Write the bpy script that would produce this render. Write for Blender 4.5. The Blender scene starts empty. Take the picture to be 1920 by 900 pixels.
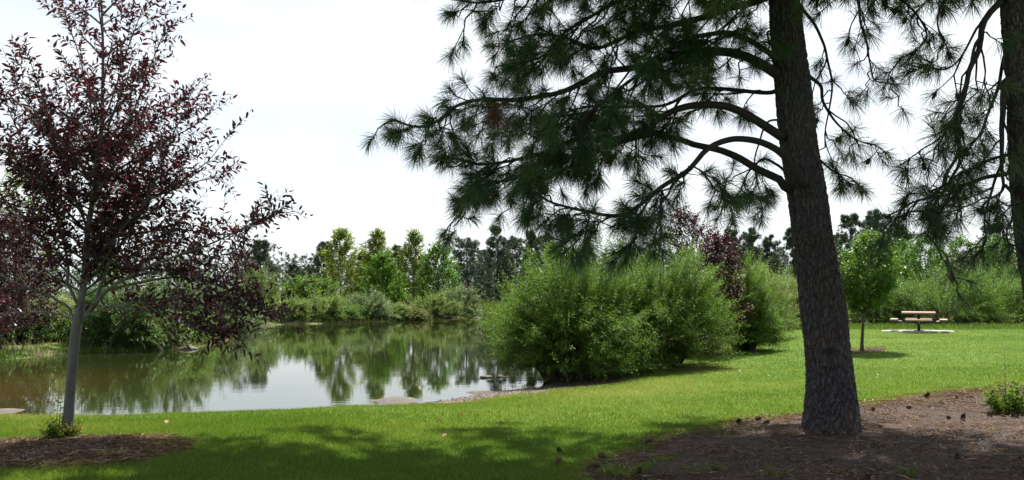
import bpy, math, random
import numpy as np
from mathutils import Vector

R = math.radians
SC = bpy.context.scene
COL = SC.collection
rng = np.random.default_rng(7)

# ------------------------------------------------------------------ camera, sky, sun, exposure
F, CX, CY, EYE = 1663.0, 960.0, 450.0, 1.6
PITCH = math.atan(95 / F)
cam_d = bpy.data.cameras.new('camera')
cam_d.sensor_width = 36
cam_d.lens = F / 1920 * 36
cam_d.clip_start, cam_d.clip_end = 0.05, 3000
cam = bpy.data.objects.new('camera', cam_d)
COL.objects.link(cam)
cam.location = (0, 0, EYE)
cam.rotation_euler = (R(90) + PITCH, 0, 0)
SC.camera = cam

SUN_AZ, SUN_EL = R(20), R(57)
world = bpy.data.worlds.new('World')
SC.world = world
world.use_nodes = True
wn, wl = world.node_tree.nodes, world.node_tree.links
wn.clear()
w_out = wn.new('ShaderNodeOutputWorld')
w_bg = wn.new('ShaderNodeBackground')
w_sky = wn.new('ShaderNodeTexSky')
w_sky.sky_type = 'NISHITA'
w_sky.sun_disc = False
w_sky.sun_elevation, w_sky.sun_rotation = SUN_EL, SUN_AZ
w_sky.air_density, w_sky.dust_density, w_sky.ozone_density = 1.0, 1.2, 1.0
w_bg.inputs[1].default_value = 0.058
w_tc = wn.new('ShaderNodeTexCoord')                 # thin bright cloud veil over the blue
w_map = wn.new('ShaderNodeMapping')
w_map.inputs['Scale'].default_value = (1.0, 1.0, 3.2)
w_map.inputs['Location'].default_value = (0.35, 0.2, 0.0)
w_noi = wn.new('ShaderNodeTexNoise')
w_noi.inputs['Scale'].default_value = 2.1
w_noi.inputs['Detail'].default_value = 6
w_rmp = wn.new('ShaderNodeValToRGB')
w_rmp.color_ramp.elements[0].position = 0.36
w_rmp.color_ramp.elements[1].position = 0.62
w_mix = wn.new('ShaderNodeMixRGB')
w_mix.inputs[2].default_value = (8.3, 8.75, 9.0, 1)
w_sca = wn.new('ShaderNodeMath'); w_sca.operation = 'MULTIPLY_ADD'
w_sca.inputs[1].default_value = 0.6; w_sca.inputs[2].default_value = 0.02
wl.new(w_tc.outputs['Generated'], w_map.inputs[0])
wl.new(w_map.outputs[0], w_noi.inputs['Vector'])
wl.new(w_noi.outputs[0], w_rmp.inputs[0])
wl.new(w_rmp.outputs[0], w_sca.inputs[0])
w_sep = wn.new('ShaderNodeSeparateXYZ'); wl.new(w_tc.outputs['Generated'], w_sep.inputs[0])
w_low = wn.new('ShaderNodeMath'); w_low.operation = 'MULTIPLY_ADD'; w_low.use_clamp = True      # the veil thickens towards the horizon
w_low.inputs[1].default_value = -2.9; w_low.inputs[2].default_value = .92
wl.new(w_sep.outputs['Z'], w_low.inputs[0])
w_add = wn.new('ShaderNodeMath'); w_add.use_clamp = True
wl.new(w_sca.outputs[0], w_add.inputs[0]); wl.new(w_low.outputs[0], w_add.inputs[1])
w_dot = wn.new('ShaderNodeVectorMath'); w_dot.operation = 'DOT_PRODUCT'                          # and towards the sun
w_dot.inputs[1].default_value = (math.sin(SUN_AZ) * math.cos(SUN_EL), math.cos(SUN_AZ) * math.cos(SUN_EL), math.sin(SUN_EL))
wl.new(w_tc.outputs['Generated'], w_dot.inputs[0])
w_glo = wn.new('ShaderNodeMath'); w_glo.operation = 'MULTIPLY_ADD'
w_glo.inputs[1].default_value = 4.0; w_glo.inputs[2].default_value = -2.45; w_glo.use_clamp = True
wl.new(w_dot.outputs['Value'], w_glo.inputs[0])
w_ad2 = wn.new('ShaderNodeMath'); w_ad2.use_clamp = True
wl.new(w_add.outputs[0], w_ad2.inputs[0]); wl.new(w_glo.outputs[0], w_ad2.inputs[1])
wl.new(w_ad2.outputs[0], w_mix.inputs[0])
wl.new(w_sky.outputs[0], w_mix.inputs[1])
wl.new(w_mix.outputs[0], w_bg.inputs[0])
wl.new(w_bg.outputs[0], w_out.inputs[0])

sun_d = bpy.data.lights.new('sun', 'SUN')
sun_d.energy, sun_d.angle, sun_d.color = 5.0, R(0.55), (1.0, 0.95, 0.86)
sun = bpy.data.objects.new('sun', sun_d)
COL.objects.link(sun)
sun.rotation_euler = (-(R(90) - SUN_EL), 0, -SUN_AZ)
sun.location = (10, 30, 40)

SC.view_settings.view_transform = 'Standard'
SC.view_settings.look = 'None'
SC.view_settings.gamma = 1
SC.view_settings.use_curve_mapping = False
SC.view_settings.exposure = 1.24
SC.render.engine = 'CYCLES'
SC.cycles.max_bounces = 8
SC.cycles.diffuse_bounces = 3
SC.cycles.transmission_bounces = 4
SC.cycles.sample_clamp_indirect = 6

# ------------------------------------------------------------------ helpers
def at(px, py, y):
    """world point seen at photograph pixel (px, py) at ground distance y"""
    u, v = (px - CX) / F, (CY - py) / F
    dx, dy, dz = u, math.cos(PITCH) - v * math.sin(PITCH), math.sin(PITCH) + v * math.cos(PITCH)
    s = y / dy
    return np.array((dx * s, y, EYE + dz * s))

def ground_at(px, py, z=0.0):
    u, v = (px - CX) / F, (CY - py) / F
    dx, dy, dz = u, math.cos(PITCH) - v * math.sin(PITCH), math.sin(PITCH) + v * math.cos(PITCH)
    s = (z - EYE) / dz
    return np.array((dx * s, dy * s, z))

def unit(a):
    return a / np.maximum(np.linalg.norm(a, axis=-1, keepdims=True), 1e-9)

def smooth(a, b, x):
    t = np.clip((x - a) / (b - a), 0, 1)
    return t * t * (3 - 2 * t)

_tab = np.random.default_rng(3).random((64, 64, 64)).astype(np.float32)
def vnoise(p):
    """value noise 0..1, p (n,3)"""
    p = np.asarray(p, dtype=np.float64)
    i = np.floor(p).astype(int); f = p - i; f = f * f * (3 - 2 * f)
    i0, i1 = i & 63, (i + 1) & 63
    r = 0
    for a in (0, 1):
        for b in (0, 1):
            for c in (0, 1):
                w = (f[:, 0] if a else 1 - f[:, 0]) * (f[:, 1] if b else 1 - f[:, 1]) * (f[:, 2] if c else 1 - f[:, 2])
                r = r + w * _tab[(i1 if a else i0)[:, 0], (i1 if b else i0)[:, 1], (i1 if c else i0)[:, 2]]
    return r

def fbm2(x, y, s, seed=0.0, octs=3):
    r, amp, tot = 0, 1.0, 0
    for o in range(octs):
        r = r + amp * vnoise(np.stack([np.ravel(x) * s, np.ravel(y) * s, np.full(np.size(x), seed + o * 7.3)], 1))
        tot += amp; amp *= .5; s *= 2.1
    return (r / tot).reshape(np.shape(x))

def sdf(poly, x, y):
    """signed distance to polygon, positive outside"""
    poly = np.asarray(poly, float)
    d = np.full(np.shape(x), 1e9); s = np.ones(np.shape(x), bool)
    n = len(poly)
    for i in range(n):
        a, b = poly[i], poly[(i + 1) % n]
        e = b - a
        wx, wy = x - a[0], y - a[1]
        t = np.clip((wx * e[0] + wy * e[1]) / (e @ e), 0, 1)
        d = np.minimum(d, (wx - e[0] * t) ** 2 + (wy - e[1] * t) ** 2)
        c = ((a[1] <= y) & (b[1] > y)) | ((b[1] <= y) & (a[1] > y))
        if e[1] != 0:
            c &= x < a[0] + (y - a[1]) / e[1] * e[0]
            s ^= c
    return np.sqrt(d) * np.where(s, 1, -1)

def spline(pts, n):
    """Catmull-Rom through pts (m,k), n samples"""
    p = np.asarray(pts, float)
    if len(p) == 2:
        return p[0] + (p[1] - p[0]) * np.linspace(0, 1, n)[:, None]
    q = np.vstack([2 * p[0] - p[1], p, 2 * p[-1] - p[-2]])
    u = np.linspace(0, len(p) - 1 - 1e-6, n); i = u.astype(int); t = (u - i)[:, None]
    a, b, c, d = q[i], q[i + 1], q[i + 2], q[i + 3]
    return .5 * (2 * b + (c - a) * t + (2 * a - 5 * b + 4 * c - d) * t ** 2 + (3 * b - a - 3 * c + d) * t ** 3)

class Soup:
    """collects faces as arrays and links them as ONE mesh object"""
    def __init__(s): s.v, s.f, s.r, s.n = [], [], [], 0
    def add(s, v, f, r=None):
        v = np.asarray(v, np.float32).reshape(-1, 3)
        s.v.append(v); s.f.append(np.asarray(f, np.int64) + s.n)
        s.r.append(np.full(len(v), .5, np.float32) if r is None else np.broadcast_to(np.asarray(r, np.float32), (len(v),)))
        s.n += len(v)
    def build(s, name, mat, parent=None, smooth_shade=False, extra=None):
        me = bpy.data.meshes.new(name)
        v = np.concatenate(s.v)
        me.vertices.add(len(v)); me.vertices.foreach_set('co', v.ravel())
        li = np.concatenate([f.ravel() for f in s.f]).astype(np.int32)
        sz = np.concatenate([np.full(len(f), f.shape[1]) for f in s.f])
        st = np.concatenate([[0], np.cumsum(sz)[:-1]]).astype(np.int32)
        me.loops.add(len(li)); me.loops.foreach_set('vertex_index', li)
        me.polygons.add(len(sz)); me.polygons.foreach_set('loop_start', st)
        if smooth_shade:
            me.polygons.foreach_set('use_smooth', np.ones(len(sz), bool))
        at_ = me.attributes.new('rnd', 'FLOAT', 'POINT')
        at_.data.foreach_set('value', np.concatenate(s.r))
        for k, a in (extra or {}).items():
            at_ = me.attributes.new(k, 'FLOAT', 'POINT'); at_.data.foreach_set('value', np.asarray(a, np.float32))
        me.update(calc_edges=True)
        me.materials.append(mat)
        o = bpy.data.objects.new(name, me)
        COL.objects.link(o)
        if parent is not None: o.parent = parent
        return o
    # ---- shapes
    def tube(s, pts, rad, sides=7, r=None, cap=True):
        p = np.asarray(pts, float); n = len(p)
        rad = np.broadcast_to(np.asarray(rad, float), (n,))
        t = unit(np.gradient(p, axis=0))
        ref = np.array((0, 0, 1.)) if abs(t[:, 2]).mean() < .8 else np.array((0, 1., 0))
        a = unit(np.cross(t, ref)); b = np.cross(t, a)
        th = np.linspace(0, 2 * np.pi, sides, endpoint=False)
        v = p[:, None] + rad[:, None, None] * (a[:, None] * np.cos(th)[None, :, None] + b[:, None] * np.sin(th)[None, :, None])
        i = np.arange(n - 1)[:, None] * sides; j = np.arange(sides)[None]; k = (j + 1) % sides
        f = np.stack([i + j, i + k, i + k + sides, i + j + sides], -1).reshape(-1, 4)
        s.add(v, f, r)
        if cap:
            o = s.n - n * sides
            s.f.append(np.array([[o + q for q in range(sides)][::-1]])); s.f.append(np.array([[o + (n - 1) * sides + q for q in range(sides)]]))
    def twigs(s, p0, p1, r0, r1, mid=None, r=.5):
        """many thin 3-sided twigs at once"""
        p0, p1 = np.asarray(p0, float), np.asarray(p1, float)
        m = len(p0)
        if m == 0: return
        if mid is None: mid = (p0 + p1) / 2
        d = unit(p1 - p0); a = unit(np.cross(d, np.array((.3, .2, .93)))); b = np.cross(d, a)
        th = np.array((0, 2.094, 4.189))
        ring = a[:, None] * np.cos(th)[None, :, None] + b[:, None] * np.sin(th)[None, :, None]
        r0 = np.broadcast_to(r0, (m,))[:, None, None]; r1 = np.broadcast_to(r1, (m,))[:, None, None]
        v = np.stack([p0[:, None] + ring * r0, mid[:, None] + ring * (r0 + r1) / 2, p1[:, None] + ring * r1], 1)  # m,3,3,3
        base = (np.arange(m) * 9)[:, None, None]
        q = []
        for lv in (0, 3):
            for j in range(3):
                k = (j + 1) % 3
                q.append([lv + j, lv + k, lv + 3 + k, lv + 3 + j])
        s.add(v, (base + np.array(q)[None]).reshape(-1, 4), r)
    def leaves(s, p, d, nrm, L, W, r, droop=.1, fine=False):
        p = np.asarray(p); m = len(p)
        if m == 0: return
        side = np.cross(d, nrm)
        L = np.broadcast_to(L, (m,))[:, None]; W = np.broadcast_to(W, (m,))[:, None]
        dz = np.array((0, 0, -1.)) * droop * L
        if fine:
            v = np.stack([p, p + d * L * .3 + side * W * .45 + nrm * W * .14, p + d * L * .3 - side * W * .45 + nrm * W * .14,
                          p + d * L * .66 + side * W * .38 + nrm * W * .1 + dz * .4, p + d * L * .66 - side * W * .38 + nrm * W * .1 + dz * .4,
                          p + d * L + dz, p + d * L * .48 + dz * .15], 1)
            f = np.array([[0, 1, 6], [0, 6, 2], [1, 3, 6], [2, 6, 4], [6, 3, 5], [6, 5, 4]]); k = 7
        else:
            v = np.stack([p, p + d * L * .45 + side * W * .5 + nrm * W * .12, p + d * L + dz, p + d * L * .45 - side * W * .5 + nrm * W * .12], 1)
            f = np.array([[0, 1, 2], [0, 2, 3]]); k = 4
        s.add(v, ((np.arange(m) * k)[:, None, None] + f[None]).reshape(-1, 3), np.repeat(np.broadcast_to(r, (m,)), k))
    def needles(s, p, d, L, W, r, bend):
        m = len(p)
        if m == 0: return
        side = unit(np.cross(d, unit(rng.normal(size=(m, 3)))))
        L = np.broadcast_to(L, (m,))[:, None]; W = np.broadcast_to(W, (m,))[:, None]
        g = np.array((0, 0, -1.)) * np.broadcast_to(bend, (m,))[:, None] * L
        v = np.stack([p - side * W * .5, p + side * W * .5, p + d * L * .55 + side * W * .5 + g * .25, p + d * L * .55 - side * W * .5 + g * .25, p + d * L + g], 1)
        b = (np.arange(m) * 5)[:, None]
        rr = np.repeat(np.broadcast_to(r, (m,)), 5)
        s.add(v, b + np.array([[0, 1, 2, 3]]), rr)
        s.f.append(b + np.array([[3, 2, 4]]) + s.n - m * 5)
    def box(s, c, size, bev=0.0, r=None, rot=0.0):
        c = np.asarray(c, float); h = np.asarray(size, float) / 2
        b = min(bev, h.min() * .9)
        out = []
        for z, k in ((-h[2], b), (-h[2] + b, 0), (h[2] - b, 0), (h[2], b)):
            x, y = h[0] - k, h[1] - k
            q = max(b, 1e-4)
            out.append([(x - q, -y), (x, -y + q), (x, y - q), (x - q, y), (-x + q, y), (-x, y - q), (-x, -y + q), (-x + q, -y)])
        v = []
        for ring, z in zip(out, (-h[2], -h[2] + b, h[2] - b, h[2])):
            for (x, y) in ring:
                v.append((x * math.cos(rot) - y * math.sin(rot) + c[0], x * math.sin(rot) + y * math.cos(rot) + c[1], z + c[2]))
        f = [[l * 8 + j, l * 8 + (j + 1) % 8, (l + 1) * 8 + (j + 1) % 8, (l + 1) * 8 + j] for l in range(3) for j in range(8)]
        s.add(v, f, r)
        o = s.n - 32
        s.f.append(np.array([[o + j for j in range(8)][::-1]])); s.f.append(np.array([[o + 24 + j for j in range(8)]]))

def tag(o, label=None, cat=None, group=None, kind=None):
    if label: o['label'] = label
    if cat: o['category'] = cat
    if group: o['group'] = group
    if kind: o['kind'] = kind
    return o

def thing(name, loc, label, cat, group=None):
    o = bpy.data.objects.new(name, None)
    o.empty_display_size = .2
    COL.objects.link(o)
    o.location = tuple(loc)
    return tag(o, label, cat, group)

class Part(Soup):
    """a soup in world coordinates that is built relative to its thing's base"""
    def build(s, name, mat, parent=None, **k):
        o = super().build(name, mat, parent, **k)
        if parent is not None:
            p = parent; off = Vector((0, 0, 0))
            while p is not None: off += p.location; p = p.parent
            o.location = -off
            # keep the mesh in the thing's own space
            me = o.data; co = np.empty(len(me.vertices) * 3, np.float32)
            me.vertices.foreach_get('co', co); co = co.reshape(-1, 3) + np.array(o.location, np.float32)
            me.vertices.foreach_set('co', co.ravel()); o.location = (0, 0, 0); me.update()
        return o

# ------------------------------------------------------------------ materials
def new_mat(name):
    m = bpy.data.materials.new(name); m.use_nodes = True
    nt = m.node_tree; nt.nodes.clear()
    out = nt.nodes.new('ShaderNodeOutputMaterial')
    return m, nt.nodes, nt.links, out

def ramp(n, stops):
    r = n.new('ShaderNodeValToRGB'); e = r.color_ramp.elements
    while len(e) < len(stops): e.new(.5)
    for k, (p, c) in enumerate(stops):
        e[k].position = p; e[k].color = (*c, 1)
    return r

def leaf_mat(name, stops, tr=.45, rough=.42, spec=.4, tint=(1.25, 1.3, .7), gain=1.0):
    m, n, l, out = new_mat(name)
    a = n.new('ShaderNodeAttribute'); a.attribute_name = 'rnd'
    k = len(stops)
    rp = ramp(n, [(i / max(k - 1, 1), tuple(x * gain for x in c)) for i, c in enumerate(stops)])
    l.new(a.outputs['Fac'], rp.inputs[0])
    p = n.new('ShaderNodeBsdfPrincipled'); p.inputs['Roughness'].default_value = rough
    p.inputs['Specular IOR Level'].default_value = spec
    l.new(rp.outputs[0], p.inputs['Base Color'])
    t = n.new('ShaderNodeBsdfTranslucent')
    mu = n.new('ShaderNodeMixRGB'); mu.blend_type = 'MULTIPLY'; mu.inputs[0].default_value = 1; mu.inputs[2].default_value = (*tint, 1)
    l.new(rp.outputs[0], mu.inputs[1]); l.new(mu.outputs[0], t.inputs[0])
    mx = n.new('ShaderNodeMixShader'); mx.inputs[0].default_value = tr
    l.new(p.outputs[0], mx.inputs[1]); l.new(t.outputs[0], mx.inputs[2]); l.new(mx.outputs[0], out.inputs[0])
    return m

def solid_mat(name, stops, scale=8, rough=.8, bump=.3, stretch=(1, 1, 1), spec=.3, detail=8, dist=.02):
    m, n, l, out = new_mat(name)
    tc = n.new('ShaderNodeTexCoord'); mp = n.new('ShaderNodeMapping'); mp.inputs['Scale'].default_value = stretch
    no = n.new('ShaderNodeTexNoise'); no.inputs['Scale'].default_value = scale; no.inputs['Detail'].default_value = detail
    no.inputs['Roughness'].default_value = .65
    l.new(tc.outputs['Object'], mp.inputs[0]); l.new(mp.outputs[0], no.inputs['Vector'])
    k = len(stops)
    rp = ramp(n, [(.3 + .4 * i / max(k - 1, 1), c) for i, c in enumerate(stops)])
    l.new(no.outputs[0], rp.inputs[0])
    p = n.new('ShaderNodeBsdfPrincipled'); p.inputs['Roughness'].default_value = rough; p.inputs['Specular IOR Level'].default_value = spec
    l.new(rp.outputs[0], p.inputs['Base Color'])
    b = n.new('ShaderNodeBump'); b.inputs['Strength'].default_value = bump; b.inputs['Distance'].default_value = dist
    l.new(no.outputs[0], b.inputs['Height']); l.new(b.outputs[0], p.inputs['Normal'])
    l.new(p.outputs[0], out.inputs[0])
    return m

M = {}
M['purple'] = leaf_mat('purple_leaf', [(.020, .008, .015), (.042, .013, .022), (.105, .017, .022)], tr=.35, tint=(1.6, .7, .75), rough=.42, spec=.4)
M['purple_dark'] = leaf_mat('dark_purple_leaf', [(.016, .007, .012), (.035, .012, .018), (.06, .016, .02)], tr=.3, tint=(1.5, .8, .8), rough=.55, spec=.2)
M['willow'] = leaf_mat('willow_leaf', [(.034, .080, .014), (.088, .165, .028), (.180, .260, .062)], tr=.45, rough=.5, spec=.22, tint=(1.2, 1.25, .6))
M['willow_dark'] = leaf_mat('dark_willow_leaf', [(.025, .062, .018), (.05, .10, .028), (.09, .15, .045)], tr=.45, rough=.45, spec=.35)
M['silver'] = leaf_mat('silver_willow_leaf', [(.09, .14, .06), (.13, .19, .085), (.20, .26, .13)], tr=.35, rough=.45)
M['grey_green'] = leaf_mat('grey_green_leaf', [(.085, .14, .032), (.135, .20, .048), (.20, .26, .07)], tr=.38, rough=.5)
M['aspen'] = leaf_mat('aspen_leaf', [(.09, .155, .02), (.15, .21, .026), (.27, .26, .024)], tr=.45, rough=.45)
M['cottonwood'] = leaf_mat('cottonwood_leaf', [(.040, .098, .012), (.072, .16, .018), (.13, .225, .028)], tr=.42, rough=.5, spec=.25)
M['bright'] = leaf_mat('bright_green_leaf', [(.05, .10, .018), (.085, .165, .025), (.15, .23, .035)], tr=.48, rough=.45)
M['far_pine'] = leaf_mat('far_needles', [(.036, .062, .042), (.058, .090, .056), (.085, .118, .07)], tr=.2, rough=.5, tint=(1.1, 1.2, .8))
M['needle'] = leaf_mat('pine_needles', [(.012, .038, .018), (.026, .070, .028), (.066, .125, .038), (.10, .085, .04)], tr=.25, rough=.4, spec=.35, tint=(1.2, 1.3, .7))
M['needle_dead'] = leaf_mat('dead_needles', [(.09, .05, .03), (.15, .08, .05)], tr=.25, rough=.6, tint=(1.1, 1, .9))
M['shrublet'] = leaf_mat('sprout_leaf', [(.05, .11, .015), (.10, .18, .02), (.20, .22, .025)], tr=.45, spec=.12, rough=.6)
M['autumn'] = leaf_mat('autumn_sprout_leaf', [(.04, .085, .015), (.08, .14, .018), (.16, .19, .025), (.26, .11, .02)], tr=.4, spec=.1, rough=.6)
M['olive'] = leaf_mat('olive_leaf', [(.05, .07, .015), (.09, .11, .02), (.15, .15, .03)], tr=.4, rough=.5)
M['dry_grass'] = leaf_mat('dry_grass', [(.16, .13, .06), (.26, .21, .11), (.36, .29, .17)], tr=.35, rough=.6, tint=(1.1, 1.05, .8))
M['reed'] = leaf_mat('reed_blade', [(.05, .095, .02), (.085, .15, .03), (.15, .19, .05)], tr=.4, rough=.5)
M['grass'] = leaf_mat('grass_blade', [(.050, .112, .014), (.096, .172, .022), (.150, .212, .036), (.28, .26, .11)], tr=.48, rough=.5, spec=.3, tint=(1.2, 1.18, .6))
M['twig'] = solid_mat('twig_bark', [(.05, .04, .03), (.10, .08, .06)], 20)
M['dark_twig'] = solid_mat('dark_pine_bark', [(.016, .013, .012), (.04, .033, .029)], 30, bump=.6)
M['grey_bark'] = solid_mat('smooth_grey_bark', [(.065, .06, .06), (.12, .112, .112)], 14, stretch=(1, 1, .5), bump=.25, rough=.6)
M['pale_bark'] = solid_mat('pale_aspen_bark', [(.28, .27, .23), (.5, .48, .42)], 6, stretch=(1, 1, .3))
M['chip'] = leaf_mat('bark_chip', [(.014, .011, .010), (.034, .025, .021), (.09, .06, .045), (.26, .22, .19)], tr=0, rough=.8)
M['straw'] = leaf_mat('needle_litter', [(.13, .07, .042), (.27, .16, .10), (.45, .33, .24)], tr=.1, rough=.7)
M['concrete'] = solid_mat('concrete', [(.33, .31, .285), (.45, .43, .40)], 3, rough=.85, bump=.1)
M['sand'] = solid_mat('wet_sand', [(.065, .056, .047), (.115, .097, .082)], 7, rough=.85, bump=.3)
M['rock'] = solid_mat('dark_rock', [(.05, .042, .036), (.12, .10, .085)], 6, rough=.8, bump=.6)
M['driftwood'] = solid_mat('driftwood', [(.26, .22, .18), (.42, .37, .31)], 10, stretch=(1, 1, .2), bump=.5)
M['table_wood'] = solid_mat('weathered_red_plank', [(.27, .155, .10), (.37, .225, .15)], 5, stretch=(.4, 4, 4), rough=.6, bump=.15)
M['dark_metal'] = solid_mat('dark_painted_steel', [(.018, .02, .022), (.03, .032, .034)], 12, rough=.4, bump=.05, spec=.5)
M['cone'] = leaf_mat('pine_cone_scale', [(.05, .025, .016), (.10, .048, .03), (.16, .085, .055)], tr=0, rough=.6)
M['white'] = leaf_mat('white_petal', [(.75, .75, .72), (.85, .85, .82)], tr=.2, rough=.6, tint=(1, 1, 1))
M['brown_leaf'] = leaf_mat('fallen_leaf', [(.20, .09, .05), (.32, .15, .09)], tr=.2, rough=.6, tint=(1.1, .9, .8))
M['wall'] = solid_mat('beige_stucco', [(.42, .34, .29), (.50, .42, .36)], 4, bump=.05)
M['roof'] = solid_mat('roof_shingle', [(.10, .085, .075), (.16, .14, .12)], 9, bump=.3)
M['glass'] = solid_mat('window_glass', [(.03, .035, .04), (.05, .055, .06)], 2, rough=.08, bump=0, spec=.6)
M['white_trim'] = solid_mat('white_trim', [(.6, .6, .58), (.7, .7, .68)], 4, bump=.03)

# bark of the big pines: plated, furrowed
def pine_bark():
    m, n, l, out = new_mat('plated_pine_bark')
    tc = n.new('ShaderNodeTexCoord'); mp = n.new('ShaderNodeMapping'); mp.inputs['Scale'].default_value = (1, 1, .25)
    nz = n.new('ShaderNodeTexNoise'); nz.inputs['Scale'].default_value = 5; nz.inputs['Detail'].default_value = 6
    ad = n.new('ShaderNodeMixRGB'); ad.blend_type = 'ADD'; ad.inputs[0].default_value = .16
    l.new(tc.outputs['Object'], mp.inputs[0]); l.new(mp.outputs[0], nz.inputs['Vector'])
    l.new(mp.outputs[0], ad.inputs[1]); l.new(nz.outputs['Color'], ad.inputs[2])
    vo = n.new('ShaderNodeTexVoronoi'); vo.feature = 'DISTANCE_TO_EDGE'; vo.inputs['Scale'].default_value = 24
    l.new(ad.outputs[0], vo.inputs['Vector'])
    vr = ramp(n, [(0, (0, 0, 0)), (.18, (1, 1, 1))])
    l.new(vo.outputs['Distance'], vr.inputs[0])
    fn = n.new('ShaderNodeTexNoise'); fn.inputs['Scale'].default_value = 45; fn.inputs['Detail'].default_value = 8
    l.new(tc.outputs['Object'], fn.inputs['Vector'])
    cr = ramp(n, [(.3, (.028, .026, .030)), (.5, (.058, .056, .063)), (.7, (.122, .12, .132))])
    l.new(fn.outputs[0], cr.inputs[0])
    big = n.new('ShaderNodeTexNoise'); big.inputs['Scale'].default_value = 2.2; big.inputs['Detail'].default_value = 3
    l.new(tc.outputs['Object'], big.inputs['Vector'])
    br = ramp(n, [(.48, (1, 1, 1)), (.7, (1.5, 1.0, .7))])
    l.new(big.outputs[0], br.inputs[0])
    mu = n.new('ShaderNodeMixRGB'); mu.blend_type = 'MULTIPLY'; mu.inputs[0].default_value = 1
    l.new(cr.outputs[0], mu.inputs[1]); l.new(br.outputs[0], mu.inputs[2])
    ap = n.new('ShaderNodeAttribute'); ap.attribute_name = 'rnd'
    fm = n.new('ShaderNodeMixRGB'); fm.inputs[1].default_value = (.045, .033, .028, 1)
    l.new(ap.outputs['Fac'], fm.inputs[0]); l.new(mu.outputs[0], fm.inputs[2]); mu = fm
    p = n.new('ShaderNodeBsdfPrincipled'); p.inputs['Roughness'].default_value = .75; p.inputs['Specular IOR Level'].default_value = .35
    l.new(mu.outputs[0], p.inputs['Base Color'])
    hm = n.new('ShaderNodeMath'); hm.operation = 'MULTIPLY_ADD'; hm.inputs[1].default_value = .35
    l.new(fn.outputs[0], hm.inputs[0]); l.new(vr.outputs[0], hm.inputs[2])
    b = n.new('ShaderNodeBump'); b.inputs['Strength'].default_value = .8; b.inputs['Distance'].default_value = .016
    l.new(hm.outputs[0], b.inputs['Height']); l.new(b.outputs[0], p.inputs['Normal']); l.new(p.outputs[0], out.inputs[0])
    return m
M['pine_bark'] = pine_bark()

def ground_mat():
    m, n, l, out = new_mat('lawn_ground')
    tc = n.new('ShaderNodeTexCoord')
    def noise(s, d=6, st=(1, 1, 1)):
        mp = n.new('ShaderNodeMapping'); mp.inputs['Scale'].default_value = st
        x = n.new('ShaderNodeTexNoise'); x.inputs['Scale'].default_value = s; x.inputs['Detail'].default_value = d; x.inputs['Roughness'].default_value = .62
        l.new(tc.outputs['Object'], mp.inputs[0]); l.new(mp.outputs[0], x.inputs['Vector']); return x
    fine, mid, big = noise(22, 8), noise(1.6, 5), noise(.22, 4)
    g1 = ramp(n, [(.3, (.038, .080, .008)), (.5, (.074, .132, .013)), (.7, (.12, .175, .022))])
    l.new(fine.outputs[0], g1.inputs[0])
    g2 = ramp(n, [(.35, (.80, .95, .9)), (.65, (1.25, 1.1, 1.0))])
    l.new(mid.outputs[0], g2.inputs[0])
    mu = n.new('ShaderNodeMixRGB'); mu.blend_type = 'MULTIPLY'; mu.inputs[0].default_value = 1
    l.new(g1.outputs[0], mu.inputs[1]); l.new(g2.outputs[0], mu.inputs[2])
    # wild, drier ground away from the lawn
    wl_ = ramp(n, [(.3, (.05, .065, .022)), (.7, (.13, .12, .055))])
    l.new(mid.outputs[0], wl_.inputs[0])
    aw = n.new('ShaderNodeAttribute'); aw.attribute_name = 'wild'
    m1 = n.new('ShaderNodeMixRGB'); l.new(aw.outputs['Fac'], m1.inputs[0]); l.new(mu.outputs[0], m1.inputs[1]); l.new(wl_.outputs[0], m1.inputs[2])
    sr = ramp(n, [(.3, (.10, .078, .06)), (.7, (.20, .155, .12))])
    l.new(fine.outputs[0], sr.inputs[0])
    as_ = n.new('ShaderNodeAttribute'); as_.attribute_name = 'sand'
    m2 = n.new('ShaderNodeMixRGB'); l.new(as_.outputs['Fac'], m2.inputs[0]); l.new(m1.outputs[0], m2.inputs[1]); l.new(sr.outputs[0], m2.inputs[2])
    p = n.new('ShaderNodeBsdfPrincipled'); p.inputs['Roughness'].default_value = .9; p.inputs['Specular IOR Level'].default_value = .15
    l.new(m2.outputs[0], p.inputs['Base Color'])
    b = n.new('ShaderNodeBump'); b.inputs['Strength'].default_value = .5; b.inputs['Distance'].default_value = .03
    l.new(fine.outputs[0], b.inputs['Height']); l.new(b.outputs[0], p.inputs['Normal']); l.new(p.outputs[0], out.inputs[0])
    return m

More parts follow.
